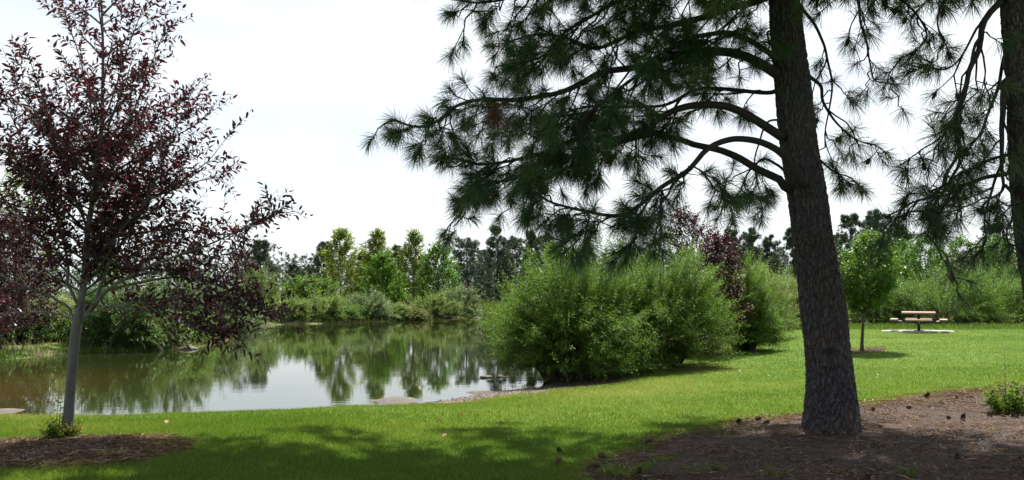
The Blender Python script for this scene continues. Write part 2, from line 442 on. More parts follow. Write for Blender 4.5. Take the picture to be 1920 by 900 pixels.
def mulch_mat():
    m, n, l, out = new_mat('bark_mulch')
    tc = n.new('ShaderNodeTexCoord')
    fn = n.new('ShaderNodeTexNoise'); fn.inputs['Scale'].default_value = 38; fn.inputs['Detail'].default_value = 9; fn.inputs['Roughness'].default_value = .7
    mn = n.new('ShaderNodeTexNoise'); mn.inputs['Scale'].default_value = 2.3; mn.inputs['Detail'].default_value = 5
    l.new(tc.outputs['Object'], fn.inputs['Vector']); l.new(tc.outputs['Object'], mn.inputs['Vector'])
    c = ramp(n, [(.32, (.018, .012, .010)), (.5, (.048, .033, .026)), (.68, (.11, .074, .056))])
    l.new(fn.outputs[0], c.inputs[0])
    c2 = ramp(n, [(.35, (.75, .72, .7)), (.65, (1.35, 1.2, 1.1))])
    l.new(mn.outputs[0], c2.inputs[0])
    mu = n.new('ShaderNodeMixRGB'); mu.blend_type = 'MULTIPLY'; mu.inputs[0].default_value = 1
    l.new(c.outputs[0], mu.inputs[1]); l.new(c2.outputs[0], mu.inputs[2])
    p = n.new('ShaderNodeBsdfPrincipled'); p.inputs['Roughness'].default_value = .9; p.inputs['Specular IOR Level'].default_value = .2
    l.new(mu.outputs[0], p.inputs['Base Color'])
    b = n.new('ShaderNodeBump'); b.inputs['Strength'].default_value = .9; b.inputs['Distance'].default_value = .03
    l.new(fn.outputs[0], b.inputs['Height']); l.new(b.outputs[0], p.inputs['Normal']); l.new(p.outputs[0], out.inputs[0])
    return m

def water_mat():
    m, n, l, out = new_mat('pond_water')
    tc = n.new('ShaderNodeTexCoord')
    def rip(scale, st):
        mp = n.new('ShaderNodeMapping'); mp.inputs['Scale'].default_value = st
        x = n.new('ShaderNodeTexNoise'); x.inputs['Scale'].default_value = scale; x.inputs['Detail'].default_value = 3
        l.new(tc.outputs['Object'], mp.inputs[0]); l.new(mp.outputs[0], x.inputs['Vector']); return x
    a, b_ = rip(2.2, (.55, 2.6, 1)), rip(.35, (1, 1.6, 1))
    mr = ramp(n, [(.35, (.15, .15, .15)), (.65, (1, 1, 1))])        # calm and ruffled patches
    l.new(b_.outputs[0], mr.inputs[0])
    mm = n.new('ShaderNodeMath'); mm.operation = 'MULTIPLY'
    l.new(a.outputs[0], mm.inputs[0]); l.new(mr.outputs[0], mm.inputs[1])
    bp = n.new('ShaderNodeBump'); bp.inputs['Strength'].default_value = .35; bp.inputs['Distance'].default_value = .004
    l.new(mm.outputs[0], bp.inputs['Height'])
    # silt shows through the shallows at the left end
    at_ = n.new('ShaderNodeAttribute'); at_.attribute_name = 'shallow'
    cm = n.new('ShaderNodeMixRGB'); cm.inputs[1].default_value = (.016, .022, .006, 1); cm.inputs[2].default_value = (.065, .046, .014, 1)
    l.new(at_.outputs['Fac'], cm.inputs[0])
    p = n.new('ShaderNodeBsdfPrincipled'); p.inputs['Roughness'].default_value = .02; p.inputs['IOR'].default_value = 1.48
    l.new(cm.outputs[0], p.inputs['Base Color']); l.new(bp.outputs[0], p.inputs['Normal']); l.new(p.outputs[0], out.inputs[0])
    return m

# ------------------------------------------------------------------ terrain, pond
WATER = -0.5
POND = [(-22, 14.0), (-9, 14.5), (-6, 14.4), (-3.8, 15.0), (-2.7, 15.6), (-1.8, 16.5), (-1.0, 17.6), (-.3, 18.8), (.5, 19.3), (.9, 20.4),
        (1.9, 24), (2.2, 32), (2.4, 42), (1.2, 57), (0.0, 70), (-.9, 77), (-1.6, 85), (-3.6, 86.5), (-4.6, 78), (-3.6, 71), (-2.7, 67),
        (-6.1, 63.6), (-9.4, 60), (-12.2, 56.3), (-14.4, 54.6), (-16.2, 50), (-13.7, 44), (-12.0, 38), (-11.6, 32.6), (-12.4, 31), (-14.8, 30.3),
        (-15.2, 27.5), (-16.5, 25), (-19, 23), (-24, 21)]

def pond_d(x, y):
    return sdf(POND, x, y) + (fbm2(x, y, .45, 1.0) - .5) * .7 * smooth(16, 30, np.abs(y - 15) + 14)

def bank_w(x, y):
    return 1.5 + 2.0 * smooth(-2.8, .2, x) * smooth(45, 20, y) + .5 * smooth(25, 40, y)

def terrain(x, y, d=None):
    x, y = np.asarray(x, float), np.asarray(y, float)
    if d is None: d = pond_d(x, y)
    q = d / bank_w(x, y)
    z = np.where(q < 0, WATER + np.maximum(d * .3, -.9), WATER + .3 * smooth(-.25, 1.0, q) - .3 * smooth(-.25, 1, 0.0))
    z = z + (0.2 + .3 * smooth(-.25, 1, 0.0)) * smooth(.8, 4.0, q)
    z = z + (fbm2(x, y, .25, 4.0) - .5) * .09 * smooth(.5, 3, q)
    z = z + .8 * smooth(60, 140, y) * smooth(0, 8, d)
    return z

def axis(a, b, fine_a, fine_b, step, grow=1.22):
    t = list(np.arange(fine_a, fine_b + 1e-6, step))
    s = step
    while t[-1] < b: s *= grow; t.append(t[-1] + s)
    s = step
    while t[0] > a: s *= grow; t.insert(0, t[0] - s)
    return np.array(t)

def grid_sheet(xs, ys, zfun):
    X, Y = np.meshgrid(xs, ys)
    Z = zfun(X, Y)
    nx = len(xs)
    i = np.arange(len(ys) - 1)[:, None] * nx + np.arange(nx - 1)[None]
    f = np.stack([i, i + 1, i + 1 + nx, i + nx], -1).reshape(-1, 4)
    return np.stack([X, Y, Z], -1).reshape(-1, 3), f

MULCH_PINE = [ground_at(*p)[:2] for p in [(1098, 862), (1140, 836), (1215, 808), (1330, 780), (1420, 768), (1500, 762), (1600, 745), (1700, 731), (1800, 722), (1930, 710)]] + \
             [np.array((11, 17.0)), np.array((14, 10)), np.array((9, 4)), np.array((1.6, 4.6)), ground_at(1150, 905)[:2]]
MULCH_CHERRY = [ground_at(*p)[:2] for p in [(-130, 850), (-60, 832), (20, 824), (120, 820), (220, 818), (300, 822), (348, 832), (330, 846), (250, 862), (150, 872), (20, 878), (-90, 872)]]
MULCH_SAPLING = [ground_at(*p)[:2] for p in [(1588, 652), (1600, 648.6), (1630, 647.2), (1655, 648.2), (1664, 650.5), (1640, 654), (1610, 655.5), (1593, 654.5)]]

def mulch_d(poly, x, y, amp=.35, s=1.6):
    return sdf(poly, x, y) + (fbm2(x, y, s, 9.0) - .5) * 2 * amp

xs = axis(-900, 900, -16, 16, .16); ys = axis(-60, 1500, 4, 40, .16)
v, f = grid_sheet(xs, ys, terrain)
gd = pond_d(v[:, 0], v[:, 1]); gq = gd / bank_w(v[:, 0], v[:, 1])
nz = fbm2(v[:, 0], v[:, 1], .9, 2.0)
sand = smooth(.50, .28, gq + (nz - .5) * .55) * smooth(27, 22, v[:, 1])
wild = np.maximum(smooth(36.5, 39, v[:, 1] + (nz - .5) * 3), smooth(24, 26, v[:, 1]) * smooth(-8, -10, v[:, 0]) * smooth(.3, .55, nz))
sp = Soup(); sp.add(v, f)
tag(sp.build('ground', ground_mat(), smooth_shade=True, extra={'sand': sand, 'wild': wild}), kind='structure')

v, f = grid_sheet(np.arange(-26, 6.01, .5), np.arange(11, 92, .5), lambda X, Y: np.full(X.shape, WATER))
sh = smooth(-7, -12, v[:, 0]) * smooth(27, 17, v[:, 1])
sp = Soup(); sp.add(v, f)
tag(sp.build('pond_water', water_mat(), extra={'shallow': sh}), kind='structure')

MULCH = mulch_mat()
def mulch_bed(name, poly, mound, step, edge, amp):
    p = np.array(poly); lo, hi = p.min(0) - .6, p.max(0) + .6
    X, Y = np.meshgrid(np.arange(lo[0], hi[0], step), np.arange(lo[1], hi[1], step))
    d = mulch_d(poly, X, Y, amp)
    Z = terrain(X, Y) + .012 - .05 * smooth(-edge * .4, edge * .6, d) + mound * smooth(0, -1.2, d) + (fbm2(X, Y, 5, 3.0) - .5) * .03 + (fbm2(X, Y, 22, 5.0) - .5) * .015
    nx = X.shape[1]
    i = (np.arange(X.shape[0] - 1)[:, None] * nx + np.arange(nx - 1)[None]).ravel()
    keep = d.ravel()[i] < edge
    i = i[keep]
    f = np.stack([i, i + 1, i + 1 + nx, i + nx], -1)
    s = Soup(); used = np.unique(f); mp = np.full(X.size, -1); mp[used] = np.arange(len(used))
    s.add(np.stack([X, Y, Z], -1).reshape(-1, 3)[used], mp[f])
    return tag(s.build(name, MULCH, smooth_shade=True), kind='structure')
mulch_bed('mulch_bed', MULCH_PINE, .05, .045, .25, .3)
mulch_bed('mulch_bed', MULCH_CHERRY, .03, .03, .12, .12)
mulch_bed('mulch_bed', MULCH_SAPLING, .02, .08, .1, .1)

def sand_bar(px, py, rx, ry, h):
    c = ground_at(px, py, WATER)
    X, Y = np.meshgrid(np.linspace(-1.2, 1.2, 41), np.linspace(-1.2, 1.2, 25))
    q = np.hypot(X, Y) + (fbm2(X * 1.0, Y, 2.2, c[0]) - .5) * .5
    Z = WATER + h * smooth(1.15, .25, q) - .05
    i = (np.arange(24)[:, None] * 41 + np.arange(40)[None]).ravel()
    s = Soup(); s.add(np.stack([c[0] + X * rx, c[1] + Y * ry, Z], -1).reshape(-1, 3), np.stack([i, i + 1, i + 42, i + 41], -1))
    tag(s.build('sand_bar', M['sand'], smooth_shade=True), kind='structure')
sand_bar(742, 751, .62, .75, .10)
sand_bar(2, 772, .5, .6, .09)
sand_bar(905, 736, .5, .4, .08)

# ------------------------------------------------------------------ lawn blades, litter
def lawn(n, ymin, ymax, L, W, seed, power):
    g = np.random.default_rng(seed)
    y = ymin + (ymax - ymin) * g.random(n) ** power
    x = (g.random(n) * 2 - 1) * (y * .60 + .4)
    d = pond_d(x, y); q = d / bank_w(x, y)
    nz = fbm2(x, y, .9, 2.0)
    m = np.minimum(np.minimum(mulch_d(MULCH_PINE, x, y, .3), mulch_d(MULCH_CHERRY, x, y, .12)), mulch_d(MULCH_SAPLING, x, y, .1))
    tuft = fbm2(x, y, 1.1, 21.0, 2)
    keep = (q + (nz - .5) * .55 > .33 + .12 * g.random(n)) & ((m > .02) | ((tuft > .70) & (g.random(n) < .35)) | (g.random(n) < .06 * smooth(-.5, 0, m)))
    keep &= (g.random(n) < smooth(ymin - .01, ymin + 1.2, y) + (ymin < 7)) & (g.random(n) < smooth(ymax + .01, ymax - 1.2, y)) & (y < 37 + (nz - .5) * 3) & ((x > -9) | (y < 22))
    x, y, q, m, nz = x[keep], y[keep], q[keep], m[keep], nz[keep]
    n = len(x)
    z = terrain(x, y)
    pat = fbm2(x, y, .7, 12.0); fine = fbm2(x, y, 5, 13.0, 2)
    a = g.random(n) * 6.283; lean = g.random(n) * .75
    dirv = np.stack([np.cos(a) * lean, np.sin(a) * lean, np.ones(n)], 1)
    l = L * (.55 + .7 * g.random(n)) * (.7 + .6 * fine) * np.where(m < .1, 1.25, 1)
    w = W * (.7 + .6 * g.random(n))
    b = g.random(n) * 6.283
    sd = np.stack([np.cos(b), np.sin(b), np.zeros(n)], 1) * w[:, None] / 2
    p = np.stack([x, y, z - .005], 1)
    v = np.stack([p - sd, p + sd, p + dirv * l[:, None]], 1)
    dry = smooth(.35, 0, m) * .35 + smooth(1.35, .9, q) * .25
    patch = fbm2(x, y, .23, 17.0, 2); worn = smooth(.56, .72, fbm2(x, y, .42, 29.0, 3))
    r = np.clip(.08 + .55 * (pat - .2) + .45 * (patch - .4) + .22 * worn + .55 * (g.random(n) - .5) + dry + (g.random(n) < .10) * .5, 0, 1)
    s.add(v, np.arange(n * 3).reshape(-1, 3), np.repeat(r, 3))
s = Soup()
lawn(520000, 6.3, 12.4, .045, .0052, 1, 1.1)
lawn(400000, 11.2, 20.2, .045, .0068, 2, 1.15)
lawn(560000, 19, 38.5, .04, .008, 3, 1.1)
tag(s.build('lawn_grass', M['grass']), 'short mown green grass of the lawn', 'grass', kind='stuff')

def litter(name, label, cat, mat, n, polys, L, W, seed, flat, edge=0.0):
    g = np.random.default_rng(seed); s = Soup()
    for poly, amp, k in polys:
        p = np.array(poly); lo, hi = np.maximum(p.min(0) - .3, (-9, 5)), np.minimum(p.max(0) + .3, (11, 40))
        m = int(n * k)
        x, y = lo[0] + (hi[0] - lo[0]) * g.random(m), lo[1] + (hi[1] - lo[1]) * g.random(m)
        d = mulch_d(poly, x, y, amp); cl = fbm2(x, y, 1.3, seed + .5)
        k_ = (d < .12) & (g.random(m) < np.clip(.15 + 2.2 * (cl - .4), .05, 1) + edge * smooth(-.6, 0, d))
        x, y, d = x[k_], y[k_], d[k_]; m = len(x)
        z = terrain(x, y) + .03 + .05 * smooth(0, -1.2, d) * (amp > .2) + g.random(m) * .012
        a = g.random(m) * 6.283
        dv = unit(np.stack([np.cos(a), np.sin(a), (g.random(m) - .35) * flat], 1))
        nn = unit(np.cross(dv, unit(g.normal(size=(m, 3))))) ; nn = unit(nn + np.array((0, 0, 1.2 / max(flat, .3))))
        nn = unit(nn - dv * (nn * dv).sum(1)[:, None])
        s.leaves(np.stack([x, y, z], 1), dv, nn, L * (.5 + g.random(m)), W * (.5 + g.random(m)), g.random(m), droop=.08)
    return tag(s.build(name, mat), label, cat, kind='stuff')
BEDS = [(MULCH_PINE, .3, 1.0), (MULCH_CHERRY, .12, .22), (MULCH_SAPLING, .1, .02)]
litter('bark_chips', 'brown and grey bark chips strewn over the mulch beds', 'bark mulch', M['chip'], 110000, BEDS, .026, .012, 31, .9)
litter('fallen_twigs', 'short dead twigs lying on the mulch beds', 'dead twigs', M['straw'], 2600, BEDS, .26, .010, 33, .35, .2)
litter('needle_litter', 'tan dead pine needles scattered over the mulch beds', 'needle litter', M['straw'], 48000, BEDS, .12, .0042, 32, .5, 1.0)

g = np.random.default_rng(51); n = 60000
x = -10 + 14 * g.random(n); y = 14 + 8 * g.random(n); q_ = pond_d(x, y) / bank_w(x, y); k_ = (q_ > -.05) & (q_ < .6) & (fbm2(x, y, 1.5, 33.) > .46)
x, y = x[k_], y[k_]; n = len(x); a = g.random(n) * 6.283
s = Soup(); s.leaves(np.stack([x, y, terrain(x, y) + .006], 1), np.stack([np.cos(a), np.sin(a), .2 * g.random(n)], 1), unit(g.normal(size=(n, 3)) * .4 + np.array((0, 0, 1.))), .02 + .06 * g.random(n) ** 3, .012 + .03 * g.random(n) ** 3, g.random(n), droop=-.1)
tag(s.build('shore_debris', M['chip']), 'small stones, twigs and debris on the muddy near shore', 'shore debris', kind='stuff')

# ------------------------------------------------------------------ plant builders
def perp(d):
    a = unit(np.cross(d, np.array((.21, .33, .92)))); return a, np.cross(d, a)

def shoot_leaves(sp, o, d, L, k, ll, lw, g, spread=.9, curl=-.1, clump=None, fine=False, droop=.1, upface=1.0):
    n = len(o)
    if n == 0: return
    t = (np.linspace(.12, 1, k)[None] + (g.random((n, k)) - .5) * .6 / k)
    pos = o[:, None] + d[:, None] * (t * L[:, None])[..., None]
    pos[..., 2] += curl * L[:, None] * t ** 2
    a, b = perp(d)
    ph = np.arange(k)[None] * 2.4 + g.random((n, 1)) * 6.28 + (g.random((n, k)) - .5)
    ld = d[:, None] * (1.05 - spread * .5) + (a[:, None] * np.cos(ph)[..., None] + b[:, None] * np.sin(ph)[..., None]) * spread + g.normal(size=(n, k, 3)) * .18
    ld = unit(ld).reshape(-1, 3); pos = pos.reshape(-1, 3); m = len(pos)
    up = unit(np.array((0, 0, upface)) + g.normal(size=(m, 3)) * .55)
    nn = unit(up - ld * (up * ld).sum(1)[:, None])
    r = g.random(m) * .55 + .45 * np.repeat(clump if clump is not None else g.random(n), k)
    sz = .65 + .6 * g.random(m)
    sp.leaves(pos, ld, nn, ll * sz, lw * sz, r, droop, fine)

def shrub(name, label, cat, base, H, rx, ry, mat, n_stem, n_shoot, k, ll, lw, seed, group=None, shoot=.5, lean=0.0, spiky=.25, flat=1.0, stem_mat=None, low=.12, dry=0.0):
    """many stems fanning from the root, side shoots with leaves"""
    g = np.random.default_rng(seed)
    th = thing(name, base, label, cat, group)
    base = np.asarray(base, float)
    ph = g.random(n_stem) * 6.283
    el = np.arcsin(low + (1 - low) * g.random(n_stem))             # spread over a dome
    rad = 1 + (g.random(n_stem) - .6) * spiky * 1.4
    lump = .72 + .54 * vnoise(np.stack([np.cos(ph) * np.cos(el) * 2.6 + seed, np.sin(ph) * np.cos(el) * 2.6, np.sin(el) * 2.6], 1))
    rad = rad * lump
    tip = base + np.stack([np.cos(ph) * np.cos(el) ** flat * rx * rad + lean * H * .3, np.sin(ph) * np.cos(el) ** flat * ry * rad, np.sin(el) * H * rad], 1)
    tip[:, 2] = np.maximum(tip[:, 2], base[2] + .12 * H)
    foot = base + np.stack([np.cos(ph) * rx * .3 * np.sqrt(g.random(n_stem)), np.sin(ph) * ry * .3 * np.sqrt(g.random(n_stem)), np.full(n_stem, -.05)], 1)
    mid = foot * .45 + tip * .55; mid[:, 2] += .16 * H * (1 - np.sin(el) * .6) ; mid[:, :2] = mid[:, :2] * .8 + base[:2] * .2
    st = Part()
    q1 = foot * .25 + mid * .5 + tip * .25
    st.twigs(foot, q1, .012 * H ** .5, .007 * H ** .5, (foot + mid * 1.0) * .5 * .5 + q1 * .5)
    st.twigs(q1, tip, .007 * H ** .5, .003, q1 * .25 + mid * .25 + tip * .5)
    st.build('stems', stem_mat or M['twig'], th)
    # shoots
    idx = np.repeat(np.arange(n_stem), n_shoot); m = len(idx)
    t = .30 + .70 * g.random(m) ** .7
    t = t[:, None]
    o = foot[idx] * (1 - t) ** 2 + 2 * mid[idx] * t * (1 - t) + tip[idx] * t ** 2
    tan = unit(2 * (mid[idx] - foot[idx]) * (1 - t) + 2 * (tip[idx] - mid[idx]) * t)
    outw = unit(o - (base + np.array((0, 0, .25 * H))))
    d = unit(tan * .75 + outw * .55 + np.array((0, 0, .25)) + g.normal(size=(m, 3)) * .42)
    L = shoot * (.5 + .8 * g.random(m))
    low_ = o[:, 2] < base[2] + .05
    o[low_, 2] = base[2] + .05
    cl = np.clip(.55 * vnoise(o * 1.6 / max(H * .35, .4)) + .45 * g.random(m), 0, 1)
    if dry:                                                        # brown dead sprays low on the lawn side
        dead = (o[:, 2] < base[2] + .32 * H) & (g.random(m) < dry) & (o[:, 0] > base[0] - .3) & (vnoise(o * 2.0) > .42)
        df = Part(); shoot_leaves(df, o[dead], d[dead], L[dead], k, ll * .8, lw, g); do = df.build('dead_leaves', M['needle_dead'], th)
        do['label'] = 'dead brown leaves low in the bush'
        o, d, L, cl = o[~dead], d[~dead], L[~dead], cl[~dead]
    fo = Part()
    shoot_leaves(fo, o, d, L, k, ll, lw, g, clump=cl)
    # the stems' own leading tips
    tt = unit(unit(tip - mid) + np.array((0, 0, .35)) + g.normal(size=(n_stem, 3)) * .2)
    ls_ = shoot * (.8 + 2.3 * g.random(n_stem) ** 3)
    st2 = tip - tt * shoot * .5
    shoot_leaves(fo, st2, tt, ls_, k + 8, ll, lw, g, clump=g.random(n_stem), spread=.7)
    fo.build('foliage', mat, th)
    return th

def tree(name, label, cat, base, H, prof, n_limb, n_shoot, k, ll, lw, mat, bark, seed, r0=.08, crown0=.15, shoot=.5, rise=.6, group=None, jit=.25, fine=False, top=(0, 0), wob=.03, squash=1.0):
    """trunk with limbs up to a profile of (height fraction, radius)"""
    g = np.random.default_rng(seed)
    th = thing(name, base, label, cat, group)
    base = np.asarray(base, float)
    hs = np.linspace(0, 1, 14)
    tr = base + np.stack([top[0] * hs ** 1.5 + (g.random(14) - .5) * wob * H * hs, top[1] * hs + (g.random(14) - .5) * wob * H * hs, hs * H * .97], 1)
    tr = spline(tr, 40)
    tk = Part(); hh = np.linspace(0, 1, 40)
    tk.tube(tr, np.maximum(r0 * (1 - hh) ** .9 * (1 + .5 * np.exp(-hh * 30)), .006), 8)
    pf = np.array(prof)
    hf = crown0 + (1 - crown0) * (np.arange(n_limb) + g.random(n_limb)) / n_limb * .98
    ph = np.arange(n_limb) * 2.4 + g.random(n_limb) * .9
    reach = np.interp(hf, pf[:, 0], pf[:, 1]) * (1 - jit + 2 * jit * g.random(n_limb) * .9)
    start_h = np.clip(hf - rise * reach / H, .6 * crown0, .97)
    start = np.stack([np.interp(start_h, hh, tr[:, j]) for j in range(3)], 1)
    axis_ = np.stack([np.interp(hf, hh, tr[:, j]) for j in range(3)], 1)
    tip = axis_ + np.stack([np.cos(ph) * reach, np.sin(ph) * reach * squash, (g.random(n_limb) - .3) * .05 * H], 1)
    mid = (start + tip) / 2 + np.stack([np.cos(ph) * reach * .12, np.sin(ph) * reach * .12, -np.abs(tip[:, 2] - start[:, 2]) * .12], 1)
    q1 = start * .25 + mid * .5 + tip * .25
    rr = np.maximum(np.interp(start_h, hh, r0 * (1 - hh) ** .9) * .45, .006)
    tk.twigs(start, q1, rr, rr * .6, start * .5 + mid * .35 + q1 * .15)
    tk.twigs(q1, tip, rr * .6, .004, q1 * .25 + mid * .25 + tip * .5)
    tk.build('trunk', bark, th, smooth_shade=True)
    idx = np.repeat(np.arange(n_limb), n_shoot); m = len(idx)
    t = (.25 + .75 * g.random(m) ** .75)[:, None]
    o = start[idx] * (1 - t) ** 2 + 2 * mid[idx] * t * (1 - t) + tip[idx] * t ** 2
    tan = unit(tip[idx] - start[idx])
    d = unit(tan * .7 + np.array((0, 0, .3)) + g.normal(size=(m, 3)) * .6)
    L = shoot * (.5 + .9 * g.random(m))
    cl = np.clip(.6 * vnoise(o * 2.6 / max(shoot * 2, .5)) + .4 * np.repeat(g.random(n_limb), n_shoot), 0, 1)
    cr = Part()
    shoot_leaves(cr, o, d, L, k, ll, lw, g, clump=cl, fine=fine)
    # leader tips
    u = .86 + .14 * g.random(12); oo = np.stack([np.interp(u, hh, tr[:, j]) for j in range(3)], 1)
    shoot_leaves(cr, oo, unit(np.array((0, 0, 1.)) + g.normal(size=(12, 3)) * .35), np.full(12, shoot), k, ll, lw, g, fine=fine)
    cr.build('crown', mat, th)
    return th

def far_pine(label, base, H, Rr, seed, crown0=.2, group='dark pines behind the pond', dens=1.0, pitch=.25, blade=.030):
    g = np.random.default_rng(seed)
    th = thing('pine_tree', base, label, 'pine tree', group)
    base = np.asarray(base, float)
    hh = np.linspace(0, 1, 24)
    tr = base + np.stack([(g.random() - .5) * .04 * H * hh + np.sin(hh * 5 + g.random() * 6) * .012 * H, (g.random() - .5) * .03 * H * hh, hh * H], 1)
    tk = Part(); tk.tube(tr, np.maximum(.022 * H * (1 - hh) ** .8, .012), 7)
    n = int(62 * dens + H * 4.5)
    hf = crown0 + (1 - crown0) * np.sort(g.random(n)) * .97
    ph = np.arange(n) * 2.4 + g.random(n) * 1.2
    u = (hf - crown0) / (1 - crown0)
    reach = Rr * (np.clip(1 - u, 0, 1) ** .72 * 1.25 + .05) * (.35 + .75 * g.random(n)) * (.6 + .8 * np.clip(u * 4, 0, .5))
    st = np.stack([np.interp(hf, hh, tr[:, j]) for j in range(3)], 1)
    tip = st + np.stack([np.cos(ph) * reach, np.sin(ph) * reach, reach * (pitch - .55 * (1 - u)) + .1], 1)
    mid = (st + tip) / 2 - np.array((0, 0, 1.)) * (reach * .1)[:, None]
    tk.twigs(st, tip, np.maximum(.007 * H * (1 - u), .014), .01, mid)
    tk.build('trunk', M['dark_twig'], th)
    k = int(17 * dens)
    idx = np.repeat(np.arange(n), k); m = len(idx)
    t = (.40 + .60 * g.random(m) ** .7)[:, None]
    o = st[idx] * (1 - t) ** 2 + 2 * mid[idx] * t * (1 - t) + tip[idx] * t ** 2 + g.normal(size=(m, 3)) * .125 * np.maximum(reach[idx], .4)[:, None] * np.array((1, 1, 1.1))
    td = unit(np.stack([np.cos(ph), np.sin(ph), np.full(n, .9)], 1)[idx] + g.normal(size=(m, 3)) * .5)
    nb = 18
    oo = np.repeat(o, nb, 0); dd = np.repeat(td, nb, 0)
    dd = unit(dd * .5 + unit(g.normal(size=dd.shape)) * .9)
    cr = Part()
    r = np.clip(np.repeat(vnoise(o * .9) * .6 + g.random(m) * .3, nb) + g.random(m * nb) * .2, 0, 1)
    cr.needles(oo - dd * .03, dd, .22 + .16 * g.random(m * nb), blade, r, .05)
    cr.build('crown', M['far_pine'], th)
    return th

def gz(x, y): return float(terrain(np.array([x]), np.array([y]))[0])
def foot(px, y):
    x = (px - CX) / F * y * 1.0
    u = (px - CX) / F
    x = u * y / (math.cos(PITCH))       # close enough to the ground ray
    return (x, y, gz(x, y))
def top_h(py, y, z0):
    return float(at(960, py, y)[2] - z0)

# ------------------------------------------------------------------ big foreground pines
def cone_soup(sp, c, ax, L, g):
    """open pine cone: core plus spiral of scales"""
    ax = unit(np.asarray(ax, float)); a, b = perp(ax[None]); a, b = a[0], b[0]
    n = 70; t = (np.arange(n) + .5) / n; ph = np.arange(n) * 2.39996
    rr = L * .30 * np.sin(np.pi * (t * .86 + .12)) ** .8
    rad = a * np.cos(ph)[:, None] + b * np.sin(ph)[:, None]
    p = np.asarray(c) + ax * ((t - .5) * L)[:, None] + rad * (rr * .35)[:, None]
    d = unit(rad + ax * (.15 + .9 * t)[:, None])
    nn = unit(ax - d * (d @ ax)[:, None])
    sp.leaves(p, d, nn, rr * 1.0 + L * .05, np.full(n, L * .16), g.random(n), droop=0)
    core = np.asarray(c) + ax * (np.linspace(-.5, .5, 7) * L)[:, None]
    sp.tube(core, L * .22 * np.sin(np.pi * np.linspace(.1, .95, 7)) ** .8, 7, r=.1)

def tuft_needles(sp, p, d, n, L, W, g, droop=.2):
    """needle bursts round twig ends; p,d (m,3)"""
    m = len(p)
    if m == 0: return
    o = np.repeat(p, n, 0); D = np.repeat(d, n, 0)
    u = g.random(m * n)
    o = o - D * (u * .13)[:, None]
    a, b = perp(D); ph = g.random(m * n) * 6.283
    thv = np.radians(8 + 74 * g.random(m * n) ** .8) * (.75 + .6 * u)
    dd = D * np.cos(thv)[:, None] + (a * np.cos(ph)[:, None] + b * np.sin(ph)[:, None]) * np.sin(thv)[:, None]
    dd[:, 2] -= .12; dd = unit(dd)
    s_ = np.repeat(.78 + .44 * g.random(m), n)
    r = np.clip(np.repeat(g.random(m) * .55, n) + g.random(m * n) * .45, 0, 1)
    sp.needles(o, dd, L * s_ * (.75 + .4 * g.random(m * n)), W, r, droop * (.5 + g.random(m * n)))

